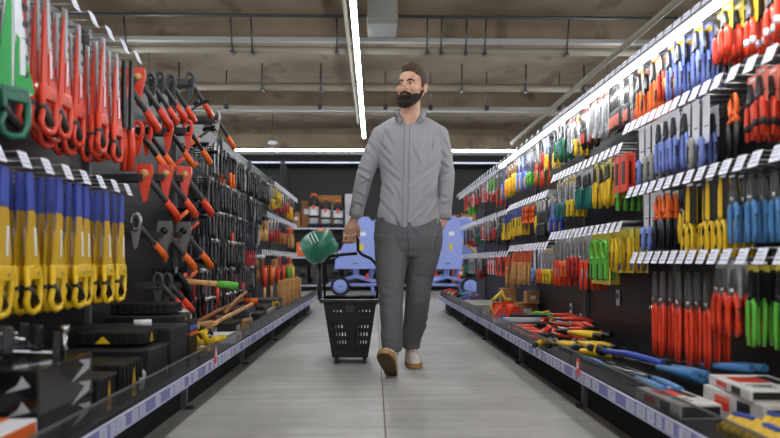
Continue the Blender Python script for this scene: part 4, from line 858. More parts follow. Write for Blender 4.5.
# ------------------------------------------------------------ concrete mixers
def mixer(loc, lb, m, hw=1, wx=-.42, dx=.42):
    t = thing('concrete_mixer', lb, 'concrete mixer', loc)
    d = MB().use(m); d.at((dx,.15,1.02), (0, R(35), 0)).lathe([(.10,-.42),(.27,-.38),(.37,-.12),(.37,.08),(.30,.30),(.22,.42)], 24); d.at()
    dr = mk('drum', d, t)
    q = MB().use('yellow'); q.at((dx,.15,1.02), (0, R(35), 0)).tube([(.375*math.cos(2*PI*k/24), .375*math.sin(2*PI*k/24), -.02) for k in range(24)], .024, 6, closed=True); q.at(); mk('gear_ring', q, dr)
    prof = [(-.38,.50),(.42,.50),(.44,1.0),(.36,1.32),(.24,1.46),(.08,1.46),(-.04,1.30),(-.37,.66)]
    mk('motor_housing', MB().use(m).prism([(x*hw, z) for x, z in prof], -.42, -.05), t)
    mk('label_plate', MB().use('white').box((.12*hw,-.4225,1.14), (.15*hw,.004,.07)), t); mk('label_plate', MB().use('lyellow').box((.10*hw,-.4225,.90), (.10*hw,.004,.12)), t)
    mk('vent_line', MB().use('dgrey').box((.0,-.4225,.60), (.10,.004,.015)), t)
    for yy in (-.3,.4): mk('frame_beam', MB().use(m).tube([(-.5,yy,.20),(0,yy,.36),(.5,yy,.22)], .035, 8), t)
    mk('cross_beam', MB().use(m).tube([(-.42,-.3,.22),(.48,-.3,.20)], .025, 8), t)
    mk('leg', MB().use(m).tube([(0,-.2,.34),(.02,-.2,.56)], .055, 8).box((0,.05,.36), (.07,.7,.07)), t)
    for s in (-1, 1): mk('leg', MB().use(m).tube([(-wx/.42*.45,s*.3+.05,.24),(-wx/.42*.50,s*.3+.05,.005)], .03, 8), t)
    mk('strut', MB().use(m).tube([(dx*.6,-.1,.3),(dx,-.1,.8)], .05, 8), t)
    for yy in (-.42,.5):
        wv = mk('wheel', MB().use(m).lathe([(.05,-.03),(.13,-.02),(.13,.02),(.05,.03)], 20, axis='y', c=(wx,yy,.18)), t)
        mk('tyre', MB().use('rubber').tube([(wx+.15*math.cos(2*PI*k/24), yy, .18+.15*math.sin(2*PI*k/24)) for k in range(24)], .029, 8, closed=True, up=(0,1,0)), wv)
    mk('axle', MB().use('dsteel').tube([(wx,-.45,.18),(wx,.52,.18)], .02, 7), t)
    mk('red_reflector', MB().use('red').box((.22,-.345,.36), (.05,.02,.1)), t)
    mk('tipping_arm', MB().use(m).tube([(dx+.2,-.2,1.15),(dx+.34,-.2,1.0),(dx+.3,-.25,.55)], .03, 7), t)
pl = P(356, 261, 13.3); mixer((pl.x, 13.3, 0), 'light blue concrete mixer left of the man, partly behind his hip', 'mixer', wx=-.28)
pr = P(445, 261, 13.0); mixer((pr.x, 13.0, 0), 'light blue concrete mixer right of the man, at the end of the right rack', 'mixer', hw=.62, wx=.42, dx=.3)
t = thing('green_mixer', 'glossy dark green mixer drum with orange cap at the end of the left rack', 'concrete mixer', (-.80, 10.2, 0))
d = MB().use('dgreen'); d.at((0,0,.86), (0, R(62), 0)).lathe([(.12,-.24),(.20,-.20),(.235,-.05),(.235,.06),(.19,.2),(.14,.25)], 24); d.at(); dr = mk('drum', d, t)
q = MB().use('white')
for k in range(3): q.at((0,0,.86), (0, R(62), 0)).tube([(.239*math.cos(a), .239*math.sin(a), -.06+.05*k) for a in [R(-150+8*z) for z in range(7)]], .006, 5); q.at()
mk('drum_marks', q, dr)
mk('orange_cap', MB().use('orange').ball((.06,-.02,1.06), (.13,.12,.05)), t); mk('stand', MB().use('black').tube([(0,.1,.62),(0,.1,.1)], .04, 8).tube([(-.3,-.2,.02),(0,.1,.12),(.3,-.2,.02)], .025, 7).tube([(0,.1,.1),(0,.5,.02)], .025, 7), t)
mk('yoke', MB().use('black').tube([(-.25,0,.95),(-.2,.0,1.0),(0,.0,1.1),(.25,.0,.9),(.27,.1,.7),(0,.1,.6)], .014, 7), t)
# ------------------------------------------------------------ shopping basket
def bk():
    Yb = 4.55; c = P(351, 261, Yb); t = thing('rolling_basket', 'black wheeled shopping basket with tall handle pulled by the man', 'shopping basket', (c.x, Yb, 0), (0,0,R(0)))
    zt, zb = .398, .045; tw, td, bw, bd = .165, .22, .112, .17
    def ring(f): return (bw+(tw-bw)*f, bd+(td-bd)*f, zb+(zt-zb)*f)
    plas = M['black']
    b_ = MB().use('black')
    # walls as a lattice with real slots
    def wall(axis, sgn, cols, rows, skip):
        for side_ in (0,):
            fs = [0]+[v for r in rows for v in r]+[1]
        def pt(u, f):
            w_, d_, z = ring(f)
            return (u*w_, sgn*d_, z) if axis == 'y' else (sgn*w_, u*d_, z)
        us = [-1]+[v for k in range(cols) for v in (-1+.14+1.72*(k+.32)/cols, -1+.14+1.72*(k+.72)/cols)]+[1]
        for r in range(len(fs)-1):
            f0, f1 = fs[r], fs[r+1]; open_row = r % 2 == 1
            for k in range(len(us)-1):
                u0, u1 = us[k], us[k+1]
                if open_row and k % 2 == 1 and not (skip and skip(r, k)): continue
                a = [Vector(pt(u0,f0)), Vector(pt(u1,f0)), Vector(pt(u1,f1)), Vector(pt(u0,f1))]
                n = Vector((0,-sgn*.0035,0)) if axis == 'y' else Vector((-sgn*.0035,0,0))
                vs_ = a+[v+n for v in a]; b_.add(vs_, [(0,1,2,3),(7,6,5,4),(0,4,5,1),(1,5,6,2),(2,6,7,3),(3,7,4,0)])
    rows_ = [(.10,.18),(.24,.33),(.38,.47),(.52,.61),(.72,.84)]
    sk = lambda r, k: (k in (11,13) or (r >= 7 and 9 <= k <= 15))
    for sg in (-1, 1): wall('y', sg, 12, rows_, sk); wall('x', sg, 11, rows_, None)
    b_.box((0,0,zb), (bw*2,bd*2,.006))
    body = mk('basket_body', b_, t)
    rim = MB().use('black')
    for f, rr in ((1.0,.012),):
        w_, d_, z = ring(f)
        rim.box((0,-d_-.006,z), (w_*2+.04,.03,.022), .006).box((0,d_+.006,z), (w_*2+.04,.03,.022), .006).box((-w_-.006,0,z), (.03,d_*2,.022), .006).box((w_+.006,0,z), (.03,d_*2,.022), .006)
        rim.box((0,-d_+.05,z-.01), (w_*2,.02,.01), .003)
    mk('rim', rim, t)
    mk('label_plate', MB().use('dgrey').box((0,-ring(.86)[1]-.003,ring(.86)[2]), (.05,.004,.04), .001), body)
    for sx in (-1,1):
        for sy in (-1,1):
            cst = mk('caster', MB().use('black').box((sx*.09,sy*.14,.045), (.03,.03,.02), .004), t)
            mk('wheel', MB().use('dgrey').lathe([(.018,-.009),(.018,.009)], 12, axis='x', c=(sx*.09,sy*.14,.0185)), cst)
    # inner fold-down handle lying across the rim
    mk('carry_handle', MB().use('black').tube([(-tw+.01,-.02,zt+.012),(-tw+.02,-.12,zt+.02),(0,-.13,zt+.022),(tw-.02,-.12,zt+.02),(tw-.01,-.02,zt+.012)], .011, 8), t)
    return t, c
BKT, BC = bk()
def wl(p): return p-Vector((BC.x, 4.55, 0))
pr_ = lambda x, y, Y: wl(P(x, y, Y))
HY = 4.26
L0 = [pr_(325,305,4.42), pr_(324.5,285,4.38), pr_(324,264,4.33), pr_(330,256.5,4.31), pr_(343,254.5,4.29), pr_(357,253.5,4.28)]
L1 = [pr_(376.5,304,4.42), pr_(378,284,4.38), pr_(377.5,266,4.33), pr_(371,258.5,4.31), pr_(362,254.5,4.29), pr_(358,250.5,4.28), pr_(358,240,HY), pr_(356,237.5,HY), pr_(350,237.2,HY), pr_(342,238,HY), pr_(337,241,HY)]
pull = mk('pull_handle', MB().use('black').tube(L0, .010, 9).tube(L1, [.010]*6+[.011]*5, 9), BKT)
mk('grip', MB().use('rubber').tube([pr_(357,237.4,HY), pr_(350,237.2,HY), pr_(342,238,HY)], .0145, 10), pull)
# ------------------------------------------------------------ the man
def remesh(mb, name, voxel, smooth=2, fac=.5, mat=None, parent=None, decim=None, post=None, **kw):
    """fuse overlapping solids into one continuous skin"""
    me = mb.mesh(name); o = bpy.data.objects.new(name, me); C.objects.link(o)
    m = o.modifiers.new('r', 'REMESH'); m.mode = 'VOXEL'; m.voxel_size = voxel; m.use_smooth_shade = True
    if smooth: q = o.modifiers.new('s', 'SMOOTH'); q.iterations = smooth; q.factor = fac
    dg = bpy.context.evaluated_depsgraph_get(); ev = o.evaluated_get(dg)
    nm = bpy.data.meshes.new_from_object(ev); bpy.data.objects.remove(o)
    nm.materials.clear()
    for x in (mat if isinstance(mat, (list, tuple)) else [mat]): nm.materials.append(M[x] if isinstance(x, str) else x)
    if post: post(nm)
    for p in nm.polygons: p.use_smooth = True
    nm.name = name
    o = bpy.data.objects.new(name, nm); C.objects.link(o); o.parent = parent
    return o
def ell(mb, pts, n=20):
    """loft of elliptical sections: (centre, rx, ry[, yaw])"""
    vs = []; L = len(pts)
    for c, rx, ry, *yw in pts:
        a0 = yw[0] if yw else 0
        for k in range(n):
            q = 2*PI*k/n; x, y = rx*math.cos(q), ry*math.sin(q)
            vs.append((c[0]+x*math.cos(a0)-y*math.sin(a0), c[1]+x*math.sin(a0)+y*math.cos(a0), c[2]))
    fs = [(i*n+k, i*n+(k+1)%n, (i+1)*n+(k+1)%n, (i+1)*n+k) for i in range(L-1) for k in range(n)]
    fs += [list(range(n))[::-1], [(L-1)*n+k for k in range(n)]]
    return mb.add(vs, fs, True)
SKIN = mat('skin', 'cfa085', .5, var=.07, vscale=30); 
SKIN.node_tree.nodes['Principled BSDF'].inputs['Subsurface Weight'].default_value = .12
SKIN.node_tree.nodes['Principled BSDF'].inputs['Subsurface Scale'].default_value = .01
SHIRT = mat('grey_shirt_cotton', 'a1a1a6', .85, bump=.12, bscale=300)
TROU = mat('charcoal_twill', '66686c', .85, bump=.15, bscale=260)
HAIR = mat('brown_hair', '3a2a20', .7, bump=.6, bscale=220, col2='5a4334', vscale=60)
FADE = mat('cropped_hair', '4b382d', .8, bump=.4, bscale=400)
BEARD = mat('dark_beard', '1c1411', .8, bump=.8, bscale=350, col2='31221a', vscale=120)
WSHOE = mat('white_leather', 'e6dfd4', .5, var=.04); SOLE = mat('tan_gum_sole', 'b98d55', .6); SOLED = mat('worn_dark_sole', '5b4630', .8, bump=.3, bscale=80)
EYEW = mat('eye_white', 'd8d2cc', .3); EYED = mat('dark_iris', '2a1d15', .3); LIP = mat('lips', '8a574d', .6); BROW = mat('eyebrow_hair', '2c1d16', .8)
BY = 4.12
man = thing('person', 'bearded man in grey shirt, charcoal trousers and white shoes walking up the aisle', 'person', (P(408,261,BY).x, BY, 0))
O = man.location.copy()
def Q(px, py, Y=BY): return P(px, py, Y)-O
# key joints
neck, chin = Q(409,118,4.13), Q(408,106,4.07)
shR, shL = Q(379,131), Q(441,131)                 # his right / left shoulder
elR, wrR = Q(364.5,176,4.14), Q(355.5,216,4.22)
elL, wrL = Q(446.5,174,4.18), Q(444,219,4.16)
hipR, hipL = Q(391,236), Q(423,236)
knR, knL = Q(390.5,290,4.00), Q(417.5,291,4.13)
anR, anL = Q(391,347,3.93), Q(411.5,345,4.35)
# ---- head, built upright then turned towards the image left
def head_parts():
    hc = Q(411.5, 89.3, 4.12)          # centre of the skull
    Mx = Matrix.Translation(hc) @ Matrix.Rotation(R(-27),4,'Z') @ Matrix.Rotation(R(-6),4,'X') @ Matrix.Rotation(R(2),4,'Y') @ Matrix.Scale(1.06,4)
    return hc, Mx
hc, HM = head_parts()
b = MB().use(SKIN); b.T = HM
# local head: face towards -y, z up, height .24 (crown +.128, chin -.115)
b.ball((0,.018,.035), (.074,.092,.088), 20, 14)          # cranium
b.ball((0,-.028,-.005), (.061,.058,.085), 18, 12)           # face mass
b.ball((0,-.040,-.066), (.045,.045,.044), 16, 10)            # jaw
b.ball((0,-.062,-.090), (.022,.022,.020), 12, 8)            # chin
b.ball((0,-.052,.045), (.052,.036,.04), 14, 10)              # forehead
b.ball((0,-.077,.020), (.036,.014,.010), 12, 8)            # brow ridge
for s in (-1,1):
    b.ball((s*.040,-.055,-.018), (.023,.026,.024), 12, 8)   # cheekbone
    b.ball((s*.030,-.066,.006), (.016,.014,.012), 10, 6)    # lids
    b.ball((s*.041,-.02,-.055), (.021,.043,.034), 12, 8)   # jaw side
    b.tube([(s*.073,.012,-.022),(s*.079,.018,-.006),(s*.082,.026,.016),(s*.080,.018,.026),(s*.074,.006,.016)], [.007,.008,.009,.009,.007], 8)   # ear rim
    b.ball((s*.075,.012,.000), (.007,.014,.024), 8, 6)
    b.ball((s*.011,-.094,-.022), (.008,.010,.007), 8, 6)    # nostril wing
b.tube([(0,-.080,.020),(0,-.092,.002),(0,-.107,-.016),(0,-.104,-.026),(0,-.086,-.028)], [.008,.009,.0125,.0115,.007], 10)  # nose
b.tube([(-.020,-.074,-.047),(0,-.085,-.044),(.020,-.074,-.047)], [.005,.008,.005], 8)   # upper lip
b.tube([(-.017,-.075,-.055),(0,-.084,-.057),(.017,-.075,-.055)], [.005,.008,.005], 8)
b.T = Matrix.Identity(4)
# neck and upper chest, arms, hands and legs under the clothes: one body
b.tube([Q(411,100,4.14), Q(410,112,4.145), neck+Vector((0,.02,-.03))], [.056,.060,.075], 16)
b.tube([neck, Q(409,150), Q(408,200), Q(407,232)], [.09,.10,.09,.10], 14)
def hand(b, wrist, mid, curl=None):
    pass
# his right hand closing round the grip at (350,237.2)
g = Q(350,237.2,4.26)
b.tube([shR+Vector((.02,0,-.02)), elR, wrR], [.05,.038,.026], 12)
palm = [wrR, Q(353.5,222,4.225), Q(350.5,229,4.225), Q(349,233,4.228)]
b.tube(palm, [.025,.029,.036,.033], 14, flat=.62, up=(0,1,0))
# knuckles and four fingers wrapping over the front and under the bar
for i, dx in enumerate((-.036,-.0125,.011,.033)):
    L_ = (.92,1.0,.96,.82)[i]; kx = g+Vector((dx*.95,-.036,.026)); r = (.0098,.0102,.0098,.0086)[i]
    k0 = palm[-1]+Vector((dx*.7,-.0,-.004))
    b.tube([k0, kx+Vector((0,.006,.008)), kx+Vector((0,-.004,-.022*L_)), g+Vector((dx,-.030,-.026*L_)), g+Vector((dx,-.004,-.034*L_)), g+Vector((dx,.016,-.028*L_))], [r*1.15,r*1.12,r*1.02,r,r*.95,r*.8], 10)
# thumb on the side, closing behind the bar
b.tube([Q(356.0,223,4.225), Q(358.5,229,4.225), g+Vector((.050,.002,.012)), g+Vector((.036,.022,-.012)), g+Vector((.018,.028,-.02))], [.013,.0145,.0125,.011,.0085], 10)
# his left arm: hand goes into the pocket, thumb and a bit of palm left out
b.tube([shL+Vector((-.02,0,-.02)), elL, wrL], [.05,.038,.026], 12)
b.tube([wrL, Q(439.5,225,4.14), Q(434,236,4.13)], [.026,.032,.03], 12, flat=.6, up=(0,1,0))
b.tube([Q(440.5,220,4.11), Q(438,224,4.085), Q(436,228,4.075)], [.012,.011,.009], 9)
for i, dx in enumerate((-.03,-.01,.01,.028)): b.tube([Q(434,236,4.13)+Vector((dx,0,0)), Q(431,243,4.12)+Vector((dx,.0,0)), Q(429,249,4.12)+Vector((dx,0,0))], [.010,.0095,.008], 8)
b.tube([hipR, knR, anR], [.07,.045,.033], 12); b.tube([hipL, knL, anL], [.07,.045,.033], 12)
b.tube([anR, anR+Vector((0,-.03,-.05))], [.035,.035], 10); b.tube([anL, anL+Vector((0,-.03,-.06))], [.035,.035], 10)
body = remesh(b, 'body', .0042, 2, .5, [SKIN, LIP], man)
# lips, eyes, brows
def hp(mb): mb.T = HM; return mb
for s, nm in ((-1,'eye'),(1,'eye')):
    e = mk(nm, hp(MB().use(EYEW)).ball((s*.030,-.0735,.0035), (.0125,.0085,.0062), 12, 8), man)
    mk('iris', hp(MB().use(EYED)).ball((s*.030-.0025,-.0795,.0038), (.0052,.0035,.0056), 10, 6), e)
    mk('eyelid', hp(MB().use(mat('eyelid_skin','8a5a48',.6))).tube([(s*.016,-.079,.006),(s*.024,-.0835,.0105),(s*.034,-.0825,.0105),(s*.043,-.074,.0055)], [.0018,.0026,.0026,.0018], 6), e)
    mk('eyebrow', hp(MB().use(BROW)).tube([(s*.012,-.0885,.019),(s*.024,-.0895,.0245),(s*.036,-.0835,.0255),(s*.049,-.068,.019)], [.0038,.005,.0045,.002], 8, flat=.7, up=(0,1,0)), man)
mk('mouth', hp(MB().use(LIP)).tube([(-.018,-.0835,-.0515),(-.009,-.0895,-.0505),(0,-.0925,-.0525),(.009,-.0895,-.0515),(.018,-.0835,-.0515)], [.001,.0025,.003,.0025,.001], 8).tube([(-.014,-.0835,-.056),(0,-.090,-.0575),(.014,-.0835,-.056)], [.001,.0035,.001], 8), man)
# beard: follows the jaw
bb = hp(MB().use(BEARD))
jaw = [(-.0715,.0,-.012),(-.0665,-.012,-.035),(-.058,-.028,-.062),(-.042,-.050,-.082),(-.025,-.069,-.096),(0,-.075,-.100),(.025,-.069,-.096),(.042,-.050,-.082),(.058,-.028,-.062),(.0665,-.012,-.035),(.0715,.0,-.012)]
bb.tube(jaw, [.006,.009,.014,.018,.0205,.021,.0205,.018,.014,.009,.006], 12)
bb.tube([(x*.95,y*.9-.002,z-.010) for x,y,z in jaw[2:-2]], [.010,.014,.017,.018,.017,.014,.010], 10)
for s in (-1,1):
    bb.tube([(s*.025,-.077,-.044),(s*.027,-.073,-.056),(s*.023,-.076,-.075)], [.008,.0105,.013], 8)
    bb.tube([(s*.060,-.040,-.045),(s*.048,-.060,-.060),(s*.03,-.075,-.075)], [.009,.013,.014], 8)
    bb.tube([(0,-.0915,-.0440),(s*.012,-.0895,-.0455),(s*.024,-.080,-.052)], [.0055,.0068,.007], 8)
bb.tube([(-.014,-.080,-.068),(0,-.084,-.068),(.014,-.080,-.068)], .0098, 8)
remesh(bb, 'beard', .0032, 2, .5, BEARD, man)
# hair: short sides, longer swept top
hb_ = hp(MB().use(HAIR))
hb_.ball((0,.0195,.036), (.0785,.0965,.0925), 24, 14); hb_.ball((0,.026,.055), (.0755,.094,.084), 24, 14)
hb_.ball((0,-.008,.110), (.058,.074,.038), 18, 10); hb_.ball((.0,-.047,.100), (.047,.032,.024), 14, 8); hb_.ball((-.01,-.030,.122), (.038,.040,.018), 14, 8)
def cut_hair(me):
    bm = bmesh.new(); bm.from_mesh(me); inv = HM.inverted(); kill = []
    for v in bm.verts:
        l = inv @ v.co
        line = .066 if l.y < -.045 else (.066-(l.y+.045)*.4 if l.y < -.034 else (.0616-(l.y+.034)*3.2 if l.y < -.015 else (.002 if l.y < .045 else .002-(l.y-.045)*1.0)))
        if l.z < line: kill.append(v)
    bmesh.ops.delete(bm, geom=kill, context='VERTS')
    r = bmesh.ops.extrude_face_region(bm, geom=bm.faces[:])
    ctr = HM @ Vector((0,.015,.03))
    for v in [x for x in r['geom'] if isinstance(x, bmesh.types.BMVert)]: v.co += (ctr-v.co).normalized()*.012
    bm.to_mesh(me); bm.free()
hr = remesh(hb_, 'hair', .004, 2, .5, [HAIR, FADE], man, post=cut_hair)
inv = HM.inverted()
for p in hr.data.polygons:
    l = inv @ p.center; p.material_index = 1 if l.z < .045 and abs(l.x) > .05 else 0
# ---- shirt
def folds(me, amp, freq, seed, stretch=(1,1,1), where=None):
    me.update(); ns = [v.normal.copy() for v in me.vertices]
    for v, n in zip(me.vertices, ns):
        c = v.co; k = 1 if where is None else where(c)
        q = Vector((c.x*freq*stretch[0]+seed, c.y*freq*stretch[1], c.z*freq*stretch[2]))
        f = noise.noise(q+Vector((noise.noise(q*.5)*1.5,)*3)); f = 1-abs(f)*2.2
        v.co += n*amp*k*f
s_ = MB().use(SHIRT)
def E(px0, px1, py, Y, ry): a, c = Q(px0, py, Y), Q(px1, py, Y); return ((a+c)/2, (c.x-a.x)/2, ry)
ell(s_, [E(401.5,419.5,114,4.155,.050), E(397.5,423,116,4.155,.062), E(387.5,432.5,120,4.15,.082), E(379.5,440.5,125,4.14,.100), E(375.5,444,131,4.14,.112), E(375.5,444,145,4.13,.122), E(378,441,162,4.125,.126), E(381,438,180,4.125,.122), E(380,438,198,4.125,.122), E(377,440,214,4.125,.128), E(376,441,224,4.125,.130), E(378,439,232,4.125,.128)])
for sh_, el_, wr_ in ((shR+Vector((.012,0,-.012)), elR, wrR), (shL+Vector((-.012,0,-.012)), elL, wrL)):
    m1 = sh_.lerp(el_, .5); m2 = el_.lerp(wr_, .5); ce = el_.lerp(wr_, .88)
    s_.ball(sh_+Vector((0,0,-.012)), .058, 14, 10)
    s_.tube([sh_+Vector((0,0,-.02)), m1, el_, m2, ce, el_.lerp(wr_, .99)], [.058,.058,.052,.047,.041,.042], 18)
FOLDS = []
def crease(p, q, amp=.006, wd=.012):
    FOLDS.append((Q(*p), Q(*q), amp, wd))
# diagonal drag lines of a buttoned shirt: from the armpits, across the waist and round the elbows
for f in (((381,142),(392,156)),((380,150),(396,170)),((438,143),(428,158)),((440,150),(424,172)),((383,165),(401,182)),((437,168),(414,186)),((381,178),(398,200)),((438,182),(418,204)),
  ((380,196),(394,216)),((439,198),(424,220)),((390,205),(402,226)),((428,206),(411,222)),((386,130),(394,146)),((431,130),(425,148)),((414,150),(421,166)),((396,188),(403,204)),
  ((358,166),(370,172)),((358,173),(371,181)),((360,183),(370,178)),((357,190),(367,196)),((354,200),(364,204)),((369,140),(377,152)),((366,150),(375,160)),
  ((440,160),(451,167)),((440,173),(451,169)),((440,182),(451,177)),((439,192),(450,196)),((439,203),(449,200)),((444,138),(450,150)),((441,150),(449,158))):
    crease(f[0], f[1], .0065 if f[0][0] > 378 and f[0][0] < 440 else .006, .011 if 378 < f[0][0] < 440 else .009)
def shirt_folds(me):
    me.update(); ns = [v.normal.copy() for v in me.vertices]
    for v, n in zip(me.vertices, ns):
        if v.co.y > .05: continue
        h = 0
        for a, b2, amp, wd in FOLDS:
            d = Vector((b2.x-a.x, b2.z-a.z)); L2 = d.length_squared; q = Vector((v.co.x-a.x, v.co.z-a.z)); tt = q.dot(d)/L2
            if -.3 < tt < 1.3:
                dist = abs(q.x*d.y-q.y*d.x)/math.sqrt(L2)
                if dist < wd*3:
                    tp_ = max(0, 1-abs(tt-.5)/.8); s_d = (q.x*d.y-q.y*d.x)/math.sqrt(L2)/wd
                    h += amp*tp_*math.exp(-s_d*s_d)*(1) - amp*.8*tp_*math.exp(-(s_d-1.6)**2)
        v.co += n*(h+.0012*noise.noise(v.co*14))
def shirt_post(me):
    shirt_folds(me)
    def arms(c): return 1.0 if abs(c.x-.0) > .17 else .0
    # cut hem: curved tails with side scallops, and the neck opening
    bm = bmesh.new(); bm.from_mesh(me)
    z0 = Q(408,229).z
    cx = Q(408,229).x
    kill = []
    for v in bm.verts:
        if abs(v.co.x-cx) < .215 and v.co.z < Q(408,205).z and (Vector((v.co.x, v.co.y)) - Vector((wrR.x, wrR.y))).length > .0:
            dx = abs((v.co.x-cx)/.19)
            lz = .075*dx**1.8 + (.035*(1-dx/.09) if dx < .09 and v.co.y < 0 else 0)
            if v.co.z < z0+lz and not (v.co.x < wrR.x+.055 or v.co.x > wrL.x-.052): kill.append(v)
    A_, B_, C_ = Q(400,111), Q(422,111), Q(410.4,126)
    for v in bm.verts:
        if v.co.y < .02 and v.co.z > C_.z and v not in kill:
            f = (v.co.z-C_.z)/(A_.z-C_.z); 
            if C_.x+(A_.x-C_.x)*f < v.co.x < C_.x+(B_.x-C_.x)*f: kill.append(v)
    bmesh.ops.delete(bm, geom=kill, context='VERTS')
    bm.to_mesh(me); bm.free()
shirt = remesh(s_, 'shirt', .0058, 3, .5, SHIRT, man, post=shirt_post)
# front placket, buttons, collar, cuffs
dgq = bpy.context.evaluated_depsgraph_get()
def surf(o, px, py, Y0=3.6):
    """first point of a garment met going along +y from the aisle"""
    a = Q(px, py, Y0); d_ = (P(px, py, 5.0)-P(px, py, Y0)).normalized()
    hit, loc, nrm, idx = o.ray_cast(a, d_)
    return loc if hit else Q(px, py, 4.0)
pl_ = [surf(shirt, x, y)+Vector((0,-.001,0)) for x, y in ((407,124),(407,132),(406.8,141),(406.5,152),(406,163),(406,174),(405.5,185),(405.5,196),(405.5,207),(405,217),(405,226))]
pm = MB().use(SHIRT); vs = []
for p in pl_: vs += [p+Vector((-.015,.001,0)), p+Vector((-.015,-.0025,0)), p+Vector((.015,-.0025,0)), p+Vector((.015,.001,0))]
pm.add(vs, [f for i in range(len(pl_)-1) for f in ((i*4,i*4+1,i*4+5,i*4+4),(i*4+1,i*4+2,i*4+6,i*4+5),(i*4+2,i*4+3,i*4+7,i*4+6),(i*4+3,i*4,i*4+4,i*4+7))])
plk = mk('placket', pm, shirt)
SEAM = mat('grey_seam_thread', '5f5f63', .9)
for sx in (-1,1): mk('placket_seam', MB().use(SEAM).tube([p+Vector((sx*.0145,-.0025,0)) for p in pl_], .0013, 5), plk)
for i in range(1, 11, 2): mk('button', MB().use('grey').lathe([(.0055,-.0035),(.0055,-.001)], 10, axis='y', c=tuple(pl_[i]+Vector((0,-.001,0)))), plk)
def near(px, py, off=.0):
    a, c = surf(body, px, py), surf(shirt, px, py)
    return (a if a.y < c.y else c)+Vector((0,-off,0))
for pts in ([(396.6,108.6,.002),(394.4,112.4,.004),(395.2,119.6,.010),(399.6,124.4,.014),(403.2,120.2,.012),(400.0,113.2,.006)],
            [(423.8,108.6,.002),(426.4,112.4,.004),(424.6,119.8,.010),(419.4,124.6,.014),(415.6,121.2,.012),(420.4,114.0,.006)]):
    f_ = [near(x, y, o_) for x, y, o_ in pts]; ctr_ = sum(f_, Vector())/len(f_)+Vector((0,-.005,0))
    n_v = len(f_); vs = f_+[v+Vector((0,.006,0)) for v in f_]+[ctr_]
    mb_ = MB().use(SHIRT); mb_.add(vs, [(i, (i+1)%n_v, 2*n_v) for i in range(n_v)]+[(i, i+n_v, (i+1)%n_v+n_v, (i+1)%n_v) for i in range(n_v)]+[tuple(range(2*n_v-1, n_v-1, -1))])
    cl = mk('collar_leaf', mb_, shirt)
    mk('collar_edge', MB().use(SEAM).tube([f_[k]+Vector((0,-.001,-.0005)) for k in (1,2,3,4)], .0012, 5), cl)
nk = Q(410.2,110.4,4.155)
mk('collar_band', MB().use(SHIRT).tube([nk+Vector((.071*math.cos(a), .070*math.sin(a), .012*math.sin(a))) for a in [R(-25+230*k/14) for k in range(15)]], .013, 8, flat=.35, up=(0,0,1)).at(), shirt)
for el_, wr_ in ((elR, wrR), (elL, wrL)):
    a, b2 = el_.lerp(wr_, .80), el_.lerp(wr_, 1.01)
    cu = mk('cuff', MB().use(SHIRT).tube([a, a.lerp(b2,.1), b2.lerp(a,.05), b2], [.040,.0435,.0425,.038], 20), shirt)
    mk('button', MB().use('grey').lathe([(.005,-.002),(.005,.002)], 10, axis='y', c=tuple(a.lerp(b2,.5)+Vector((0,-.0445,0)))), cu)
pk = surf(shirt, 427, 146)
mk('chest_seam', MB().use(SEAM).tube([surf(shirt, x, y)+Vector((0,.001,0)) for x, y in ((380,128),(384,140),(385,150))], .0014, 5).tube([surf(shirt, x, y)+Vector((0,.001,0)) for x, y in ((436,128),(433,140),(432,150))], .0014, 5), shirt)
# ---- trousers
t_ = MB().use(TROU)
def E2(px0, px1, py, Y, ry): return E(px0, px1, py, Y, ry)
ell(t_, [E2(376,440,218,4.125,.118), E2(375,441.5,228,4.125,.126), E2(374,442.5,238,4.12,.130), E2(375,441.5,248,4.115,.125), E2(378,438,256,4.11,.10)])
ell(t_, [E2(374.5,409,236,4.11,.105), E2(375,409.5,248,4.10,.108), E2(375.5,408,262,4.07,.102), E2(377,405,276,4.03,.088), E2(378.5,403,290,4.00,.078), E2(379.5,402.5,304,3.98,.078), E2(380.5,402.5,320,3.96,.076), E2(381.5,402,334,3.94,.070), E2(382,401.5,345,3.93,.062), E2(383,400.5,351,3.93,.056)])
ell(t_, [E2(408,442.5,236,4.12,.105), E2(407.5,441,248,4.12,.108), E2(407,437.5,262,4.12,.102), E2(407,433.5,276,4.13,.090), E2(406.5,430.5,290,4.13,.082), E2(405.5,429,304,4.15,.080), E2(404,427.5,319,4.22,.076), E2(402.5,424,331,4.28,.066), E2(402.5,420.5,339,4.32,.058), E2(403,419.5,344,4.34,.056), E2(403,419.5,348,4.34,.056)])
def tr_post(me):
    folds(me, .0035, 9, 1.3, (1,1,1)); 
    zk = knR.z
    folds(me, .0045, 16, 7.7, (.7,.7,1.8), lambda c: .9 if c.z < .26 else (.6 if abs(c.z-zk) < .08 or c.z > .86 else .2))
trou = remesh(t_, 'trousers', .006, 3, .5, TROU, man, post=tr_post)
fl = [surf(trou, x, y)+Vector((0,-.0005,0)) for x, y in ((407,232),(408,240),(408.5,248),(408,256))]
mk('fly_seam', MB().use(mat('dark_thread','2e2f31',.9)).tube(fl, .0022, 5), trou)
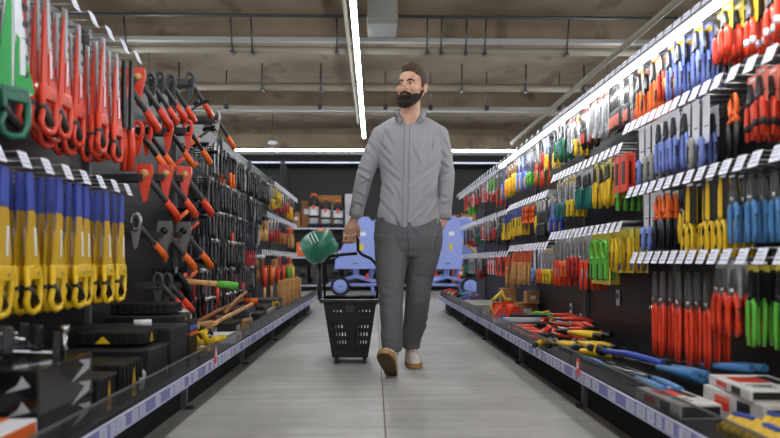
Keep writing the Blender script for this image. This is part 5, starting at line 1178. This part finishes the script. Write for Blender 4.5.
for pts in (((441,229),(437,236),(434.5,246),(434,252)), ((375.5,230),(379,238),(380,246)), ):
    mk('pocket_seam', MB().use(MATS['dark_thread']).tube([surf(trou, x, y) for x, y in pts], .0022, 5), trou)
# ---- shoes
def shoe(nm, ank, rx, rz, lb):
    r = bpy.data.objects.new(nm, None); C.objects.link(r); r.parent = man; r.location = ank; r.rotation_euler = (rx, 0, rz); r['label'] = lb
    # local: ankle at origin, toe towards -y, sole plane z=-.085
    up_ = MB().use(WSHOE)
    ell(up_, [((0,-.055,-.078),.046,.135), ((0,-.055,-.06),.047,.134), ((0,-.045,-.040),.043,.115), ((0,-.028,-.020),.038,.088), ((0,-.008,.0),.036,.064), ((0,.004,.022),.037,.052)], 22)
    u = remesh(up_, 'upper', .004, 3, .5, WSHOE, r)
    out = [(.0,-.198),(.028,-.188),(.045,-.155),(.050,-.11),(.044,-.05),(.038,.0),(.036,.045),(.022,.078),(0,.086)]; out = out+[(-x,y) for x,y in out[-2:0:-1]]
    s0 = mk('sole', MB().use(SOLE).prism(out, -.092, -.066, 'z'), r)
    mk('outsole', MB().use(SOLED).prism([(x*.93,-.055+(y+.055)*.96) for x,y in out], -.096, -.091, 'z'), s0)
    mk('toe_cap_seam', MB().use(mat('cream_thread','c9bfae',.7)).tube([(-.04,-.125,-.050),(0,-.142,-.036),(.04,-.125,-.050)], .002, 5), u)
    for k in range(5):
        z = -.034+.0115*k; y = -.118+.0165*k
        mk('lace', MB().use(MATS['cream_thread'] if k%2 else SOLE).tube([(-.024,y+.004,z-.001),(0,y-.006,z+.006),(.024,y+.004,z-.001)], .0032, 6), u)
    mk('tongue', MB().use(WSHOE).box((0,-.048,.018), (.04,.012,.05), .005), u)
    return r
shoe('shoe', Q(392,356,3.92)+Vector((0,.01,0)), R(-37), R(-14), 'white shoe lifted at the toe showing its tan and brown sole')
shoe('shoe', Vector((Q(411.3,350,4.35).x, Q(411,350,4.35).y+.02, .0965)), 0, R(6), 'white shoe flat on the floor')
for tp in TPL:
    for c, g in tp.tree:
        for e in g: bpy.data.objects.remove(e)
        bpy.data.objects.remove(c)
    bpy.data.objects.remove(tp.root)
